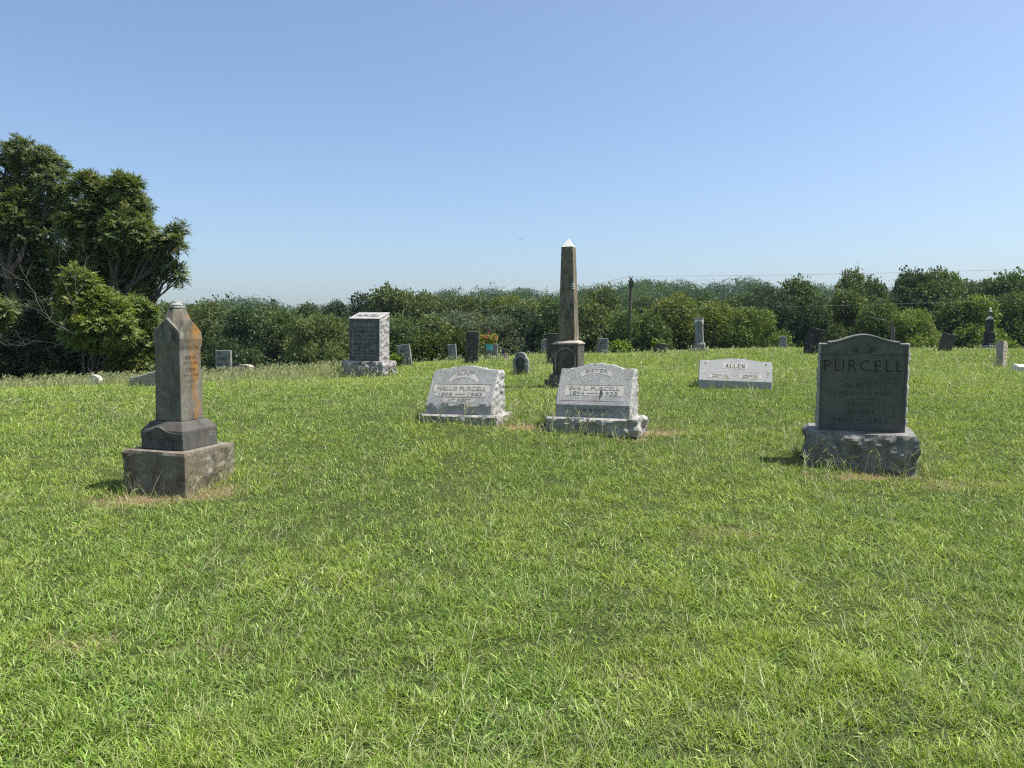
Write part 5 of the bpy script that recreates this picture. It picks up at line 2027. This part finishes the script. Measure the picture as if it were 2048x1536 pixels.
def sample_ground(n_, dlo, dhi, pw, rs, spread=0.80):
    """points on the lawn with density falling as distance ** -pw"""
    a = 2 - pw
    u = rs.random(n_)
    d = (dlo ** a + u * (dhi ** a - dlo ** a)) ** (1 / a)
    k = (rs.random(n_) * 2 - 1) * spread
    return k * d + (rs.random(n_) - 0.5) * 0.5, d


def blades(x, y, h, wd, lean, az, col, bend, rs):
    """bent tapering blades, five vertices and three triangles each"""
    n_ = len(x)
    z = ground(x, y) - 0.012
    dx, dy = np.cos(az), np.sin(az)
    fa = az + np.pi / 2 + (rs.random(n_) - 0.5) * 1.6
    px_, py_ = np.cos(fa) * wd / 2, np.sin(fa) * wd / 2
    l1, l2 = lean * 0.45, lean * 0.45 + lean * 0.55 * (1 + bend)
    m1 = h * 0.55
    V = np.empty((n_, 5, 3), np.float32)
    zt = z + h * np.sqrt(np.clip(1 - (lean * (0.8 + 0.4 * bend)) ** 2 * 0.6, 0.06, 1))
    V[:, 0] = np.stack([x - px_, y - py_, z], 1)
    V[:, 1] = np.stack([x + px_, y + py_, z], 1)
    mx, my, mz = x + dx * l1 * h, y + dy * l1 * h, z + (zt - z) * 0.62
    V[:, 2] = np.stack([mx + px_ * 0.9, my + py_ * 0.9, mz], 1)
    V[:, 3] = np.stack([mx - px_ * 0.9, my - py_ * 0.9, mz], 1)
    V[:, 4] = np.stack([x + dx * l2 * h, y + dy * l2 * h, zt], 1)
    b_ = np.arange(n_)[:, None, None] * 5
    T = (b_ + np.array([[0, 1, 2], [0, 2, 3], [3, 2, 4]])[None]).reshape(-1, 3)
    return V.reshape(-1, 3), T, np.repeat(col, 5, 0)


def patch_colour(x, y, rs):
    n_ = len(x)
    a = fnoise(x, y, 0.55, 3, 3)
    b_ = fnoise(x, y, 2.3, 13, 3)
    c = fnoise(x, y, 6.0, 23, 2)
    lush = np.array([0.136, 0.220, 0.028])
    yel = np.array([0.222, 0.296, 0.042])
    clo = np.array([0.122, 0.212, 0.042])
    k = np.clip((a - 0.5) * 2.2 + (b_ - 0.5) * 1.8 + 0.5, 0, 1)[:, None]
    col = lush * (1 - k) + yel * k
    q = np.clip((c - 0.55) * 5, 0, 1)[:, None] * 0.7
    col = col * (1 - q) + clo * q
    col = col * (0.62 + 1.0 * rs.random((n_, 1)) ** 1.3)
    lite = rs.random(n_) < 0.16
    col[lite] = np.array([0.40, 0.47, 0.16]) * (0.7 + 0.5 * rs.random((lite.sum(), 1)))  # very pale blades at random: highlights of the turf put into colour
    return col


rs = np.random.default_rng(42)
GV, GT, GC = [], [], []
off = 0


def add_grass(V, T, c):
    global off
    GV.append(V); GT.append(T + off); GC.append(c)
    off += len(V)


# fine lawn blades
N1 = 2200000
x, y = sample_ground(N1, 2.0, 46.0, 1.45, rs)
den = np.clip(0.55 + 1.5 * (fnoise(x, y, 3.2, 31, 3) - 0.3), 0.35, 1) * np.clip(0.6 + 3.0 * (fnoise(x, y, 8.5, 43, 2) - 0.25), 0.6, 1) * (1 - 0.90 * dirt_mask(x, y))
kp = (rs.random(N1) < den) & ~in_foot(x, y, 0.01)
x, y = x[kp], y[kp]
n_ = len(x)
d = np.hypot(x, y)
tuft = fnoise(x, y, 8.5, 43, 2)
hm = (0.6 + 0.9 * fnoise(x, y, 1.7, 41, 3)) * np.clip(0.55 + 1.9 * (tuft - 0.25), 0.55, 1.5)
h = (0.020 + 0.040 * rs.random(n_) ** 1.8) * hm * (1 + 0.008 * np.clip(d - 8, 0, 25))
wd = np.maximum(0.0022 + 0.0026 * rs.random(n_), d * 0.00056)
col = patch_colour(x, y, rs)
dry = rs.random(n_) < (0.05 + 0.10 * fnoise(x, y, 1.1, 51, 2) + 0.25 * dirt_mask(x, y))
col[dry] = np.array([0.36, 0.33, 0.17]) * (0.6 + 0.6 * rs.random((dry.sum(), 1)))
add_grass(*blades(x, y, h, wd, 0.25 + 0.95 * rs.random(n_), rs.random(n_) * 6.283, col, 1.2 * rs.random(n_), rs))

# the same lawn outside the picture, coarser
N1 = 420000
kk = (0.77 + 0.95 * rs.random(N1)) * np.where(rs.random(N1) < 0.5, -1, 1)
d = (1.2 ** 0.6 + rs.random(N1) * (40.0 ** 0.6 - 1.2 ** 0.6)) ** (1 / 0.6)
x, y = kk * d, d
kp = ~in_foot(x, y, 0.01)
x, y = x[kp], y[kp]
n_ = len(x)
d = np.hypot(x, y)
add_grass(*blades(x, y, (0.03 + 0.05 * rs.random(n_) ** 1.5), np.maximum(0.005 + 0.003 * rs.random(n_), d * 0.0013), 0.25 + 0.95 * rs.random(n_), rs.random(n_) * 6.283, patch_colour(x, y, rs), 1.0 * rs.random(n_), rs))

# broad low leaves: crabgrass, clover and plantain
N2 = 330000
x, y = sample_ground(N2, 2.0, 24.0, 1.4, rs)
kp = (rs.random(N2) < np.clip(2.6 * (fnoise(x, y, 2.0, 61, 3) - 0.3), 0.08, 1) * (1 - 0.97 * dirt_mask(x, y))) & ~in_foot(x, y, 0.02)
x, y = x[kp], y[kp]
n_ = len(x)
d = np.hypot(x, y)
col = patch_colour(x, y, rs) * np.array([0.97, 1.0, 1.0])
add_grass(*blades(x, y, 0.026 + 0.042 * rs.random(n_), np.maximum(0.0045 + 0.005 * rs.random(n_), d * 0.0007), 0.7 + 0.6 * rs.random(n_), rs.random(n_) * 6.283, col, 0.8 * rs.random(n_), rs))

# rosettes of broad weeds
x, y = sample_ground(1300, 2.1, 16.0, 1.2, rs)
kp = (rs.random(len(x)) < np.clip(3.5 * (fnoise(x, y, 0.8, 63, 3) - 0.3), 0.1, 1)) & ~in_foot(x, y, 0.06)
x, y = np.repeat(x[kp], 9), np.repeat(y[kp], 9)
n_ = len(x)
az = rs.random(n_) * 6.283
x, y = x + np.cos(az) * 0.012, y + np.sin(az) * 0.012
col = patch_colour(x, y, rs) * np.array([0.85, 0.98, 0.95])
add_grass(*blades(x, y, 0.030 + 0.035 * rs.random(n_), 0.006 + 0.006 * rs.random(n_), 1.0 + 0.5 * rs.random(n_), az, col, 0.7 * rs.random(n_), rs))

# dry clippings and dead stalks on the bare patches
ex, ey = [], []
for cx, cy_, rx, ry, s_ in DIRT:
    k = int(1300 * rx * ry / 0.1 * s_)
    a, r_ = rs.random(k) * 6.283, 1.35 * np.sqrt(rs.random(k))
    ex.append(cx + rx * r_ * np.cos(a)); ey.append(cy_ + ry * r_ * np.sin(a))
x, y = np.concatenate(ex), np.concatenate(ey)
kp = ~in_foot(x, y, 0.0)
x, y = x[kp], y[kp]
n_ = len(x)
col = np.array([0.34, 0.27, 0.16]) * (0.35 + 0.9 * rs.random((n_, 1)))
grn = rs.random(n_) < 0.15
col[grn] = patch_colour(x[grn], y[grn], rs) * 0.9
add_grass(*blades(x, y, 0.03 + 0.05 * rs.random(n_), np.full(n_, 0.0034), 0.6 + 0.8 * rs.random(n_), rs.random(n_) * 6.283, col, 1.0 * rs.random(n_), rs))

# thin pale stems, taller
N3 = 130000
x, y = sample_ground(N3, 2.0, 46.0, 1.15, rs)
kp = (rs.random(N3) < np.clip(2.4 * (fnoise(x, y, 0.9, 71, 3) - 0.25), 0.1, 1) * (1 - 0.8 * dirt_mask(x, y))) & ~in_foot(x, y, 0.02)
x, y = x[kp], y[kp]
n_ = len(x)
d = np.hypot(x, y)
h = 0.05 + 0.10 * rs.random(n_) ** 2
wd = np.maximum(0.0022 + 0.001 * rs.random(n_), d * 0.00042)
pale = np.array([0.38, 0.39, 0.18]) * (1 - rs.random((n_, 1)) * 0.5) + np.array([0.0, 0.03, 0.0])
add_grass(*blades(x, y, h, wd, 0.2 + 1.0 * rs.random(n_) ** 1.2, rs.random(n_) * 6.283, pale, 0.9 * rs.random(n_), rs))


# crabgrass seed heads: a stem with three to five spikes
def seed_heads(x, y, hgt, rs, wk=1.0):
    n_ = len(x)
    d = np.hypot(x, y)
    z = ground(x, y)
    az = rs.random(n_) * 6.283
    ln = hgt * (0.15 + 0.5 * rs.random(n_))
    tx, ty, tz = x + np.cos(az) * ln, y + np.sin(az) * ln, z + hgt
    w_ = np.maximum(0.0022, d * 0.0004) * wk
    Vs, Ts, Cs = [], [], []
    colr = np.array([0.42, 0.42, 0.23]) * (0.6 + 0.6 * rs.random((n_, 1)))

    def strip(a, b_, wa, wb):
        t = b_ - a
        s = unit(np.cross(t, np.array([0.0, 1.0, 0.05])))
        V = np.stack([a - s * wa[:, None], a + s * wa[:, None], b_ + s * wb[:, None], b_ - s * wb[:, None]], 1).reshape(-1, 3)
        base = np.arange(n_)[:, None, None] * 4
        T = (base + np.array([[0, 1, 2], [0, 2, 3]])[None]).reshape(-1, 3)
        add_grass(V.astype(np.float32), T, np.repeat(colr, 4, 0))
    root = np.stack([x, y, z - 0.01], 1)
    tip = np.stack([tx, ty, tz], 1)
    mid = (root + tip) / 2 + np.array([0, 0, 0.015])
    strip(root, mid, w_ * 0.5, w_ * 0.5)
    strip(mid, tip, w_ * 0.5, w_ * 0.45)
    for k in range(3):
        a = az + (k - 1) * 0.9 + rs.normal(size=n_) * 0.3
        L_ = 0.045 + 0.05 * rs.random(n_)
        e = tip + np.stack([np.cos(a) * L_ * 0.8, np.sin(a) * L_ * 0.8, L_ * (0.2 + 0.7 * rs.random(n_))], 1)
        strip(tip, e, w_ * 0.65, w_ * 0.4)


x, y = sample_ground(9000, 2.2, 30.0, 1.0, rs)
kp = (rs.random(len(x)) < np.clip(3.5 * (fnoise(x, y, 0.7, 77, 3) - 0.42), 0.02, 1)) & ~in_foot(x, y, 0.02)
seed_heads(x[kp], y[kp], 0.08 + 0.10 * rs.random(kp.sum()), rs)
# longer uncut growth against the stones
ex, ey = [], []
for fx, fy, rz, hw, hd in FOOT:
    dist = math.hypot(fx, fy)
    per = int((hw + hd) * 4 * (150 if dist < 12 else 70))
    c, s = math.cos(rz), math.sin(rz)
    for _ in range(per):
        e = random.randrange(4)
        u = random.uniform(-1, 1)
        o_ = 0.015 + abs(random.gauss(0, 0.05))
        lx, ly = ((u * hw, -hd - o_), (u * hw, hd + o_), (-hw - o_, u * hd), (hw + o_, u * hd))[e]
        ex.append(fx + lx * c - ly * s)
        ey.append(fy + lx * s + ly * c)
x, y = np.array(ex), np.array(ey)
kp = rs.random(len(x)) > 0.8 * dirt_mask(x, y)
x, y = x[kp], y[kp]
n_ = len(x)
d = np.hypot(x, y)
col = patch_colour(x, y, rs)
dry = rs.random(n_) < 0.35
col[dry] = np.array([0.36, 0.34, 0.18]) * (0.6 + 0.6 * rs.random((dry.sum(), 1)))
add_grass(*blades(x, y, 0.07 + 0.13 * rs.random(n_) ** 1.5, np.maximum(0.0035, d * 0.0005), 0.15 + 0.7 * rs.random(n_), rs.random(n_) * 6.283, col, 0.6 * rs.random(n_), rs))
kp = rs.random(n_) < 0.10
seed_heads(x[kp], y[kp], 0.12 + 0.16 * rs.random(kp.sum()), rs)
# ragged tall fringe along the brow of the hill at the left
nb = 9000
px_ = rs.random(nb) * 850 - 150
D_ = 17 + 9 * rs.random(nb)
x, y = (px_ - 1024) / F * D_, D_
kp = ~in_foot(x, y, 0.05)
x, y = x[kp], y[kp]
n_ = len(x)
pale = np.array([0.30, 0.32, 0.14]) * (0.55 + 0.6 * rs.random((n_, 1)))
add_grass(*blades(x, y, 0.12 + 0.20 * rs.random(n_) ** 1.3, np.hypot(x, y) * 0.00045, 0.15 + 0.7 * rs.random(n_), rs.random(n_) * 6.283, pale, 0.4 * rs.random(n_), rs))
kp = rs.random(n_) < 0.2
seed_heads(x[kp], y[kp], 0.16 + 0.18 * rs.random(kp.sum()), rs)

gm = np_mesh('grass', np.concatenate(GV), np.concatenate(GT), 3, np.concatenate(GC))
gm.materials.append(M['grass'])
tag(link('grass', gm), 'uneven summer lawn of green and straw-coloured grass', 'grass', kind='stuff')
print('grass verts', len(gm.vertices), 'tris', len(gm.polygons))
del GV, GT, GC

# ------------------------------------------------------------------ air between here and the far hills
HAZE = 0.00012
if HAZE > 0:
    mb = MB()
    mb.box(-1150, 1150, -260, 1350, -75, 75)
    m = bpy.data.materials.new('summer_haze')
    m.use_nodes = True
    n, l = m.node_tree.nodes, m.node_tree.links
    n.clear()
    out = n.new('ShaderNodeOutputMaterial')
    pv = n.new('ShaderNodeVolumePrincipled')
    pv.inputs['Color'].default_value = (0.58, 0.77, 1.0, 1)
    pv.inputs['Density'].default_value = HAZE
    l.new(pv.outputs[0], out.inputs['Volume'])
    tag(mb.build('haze', m), 'thin bluish summer haze over the fields', 'haze', kind='stuff')
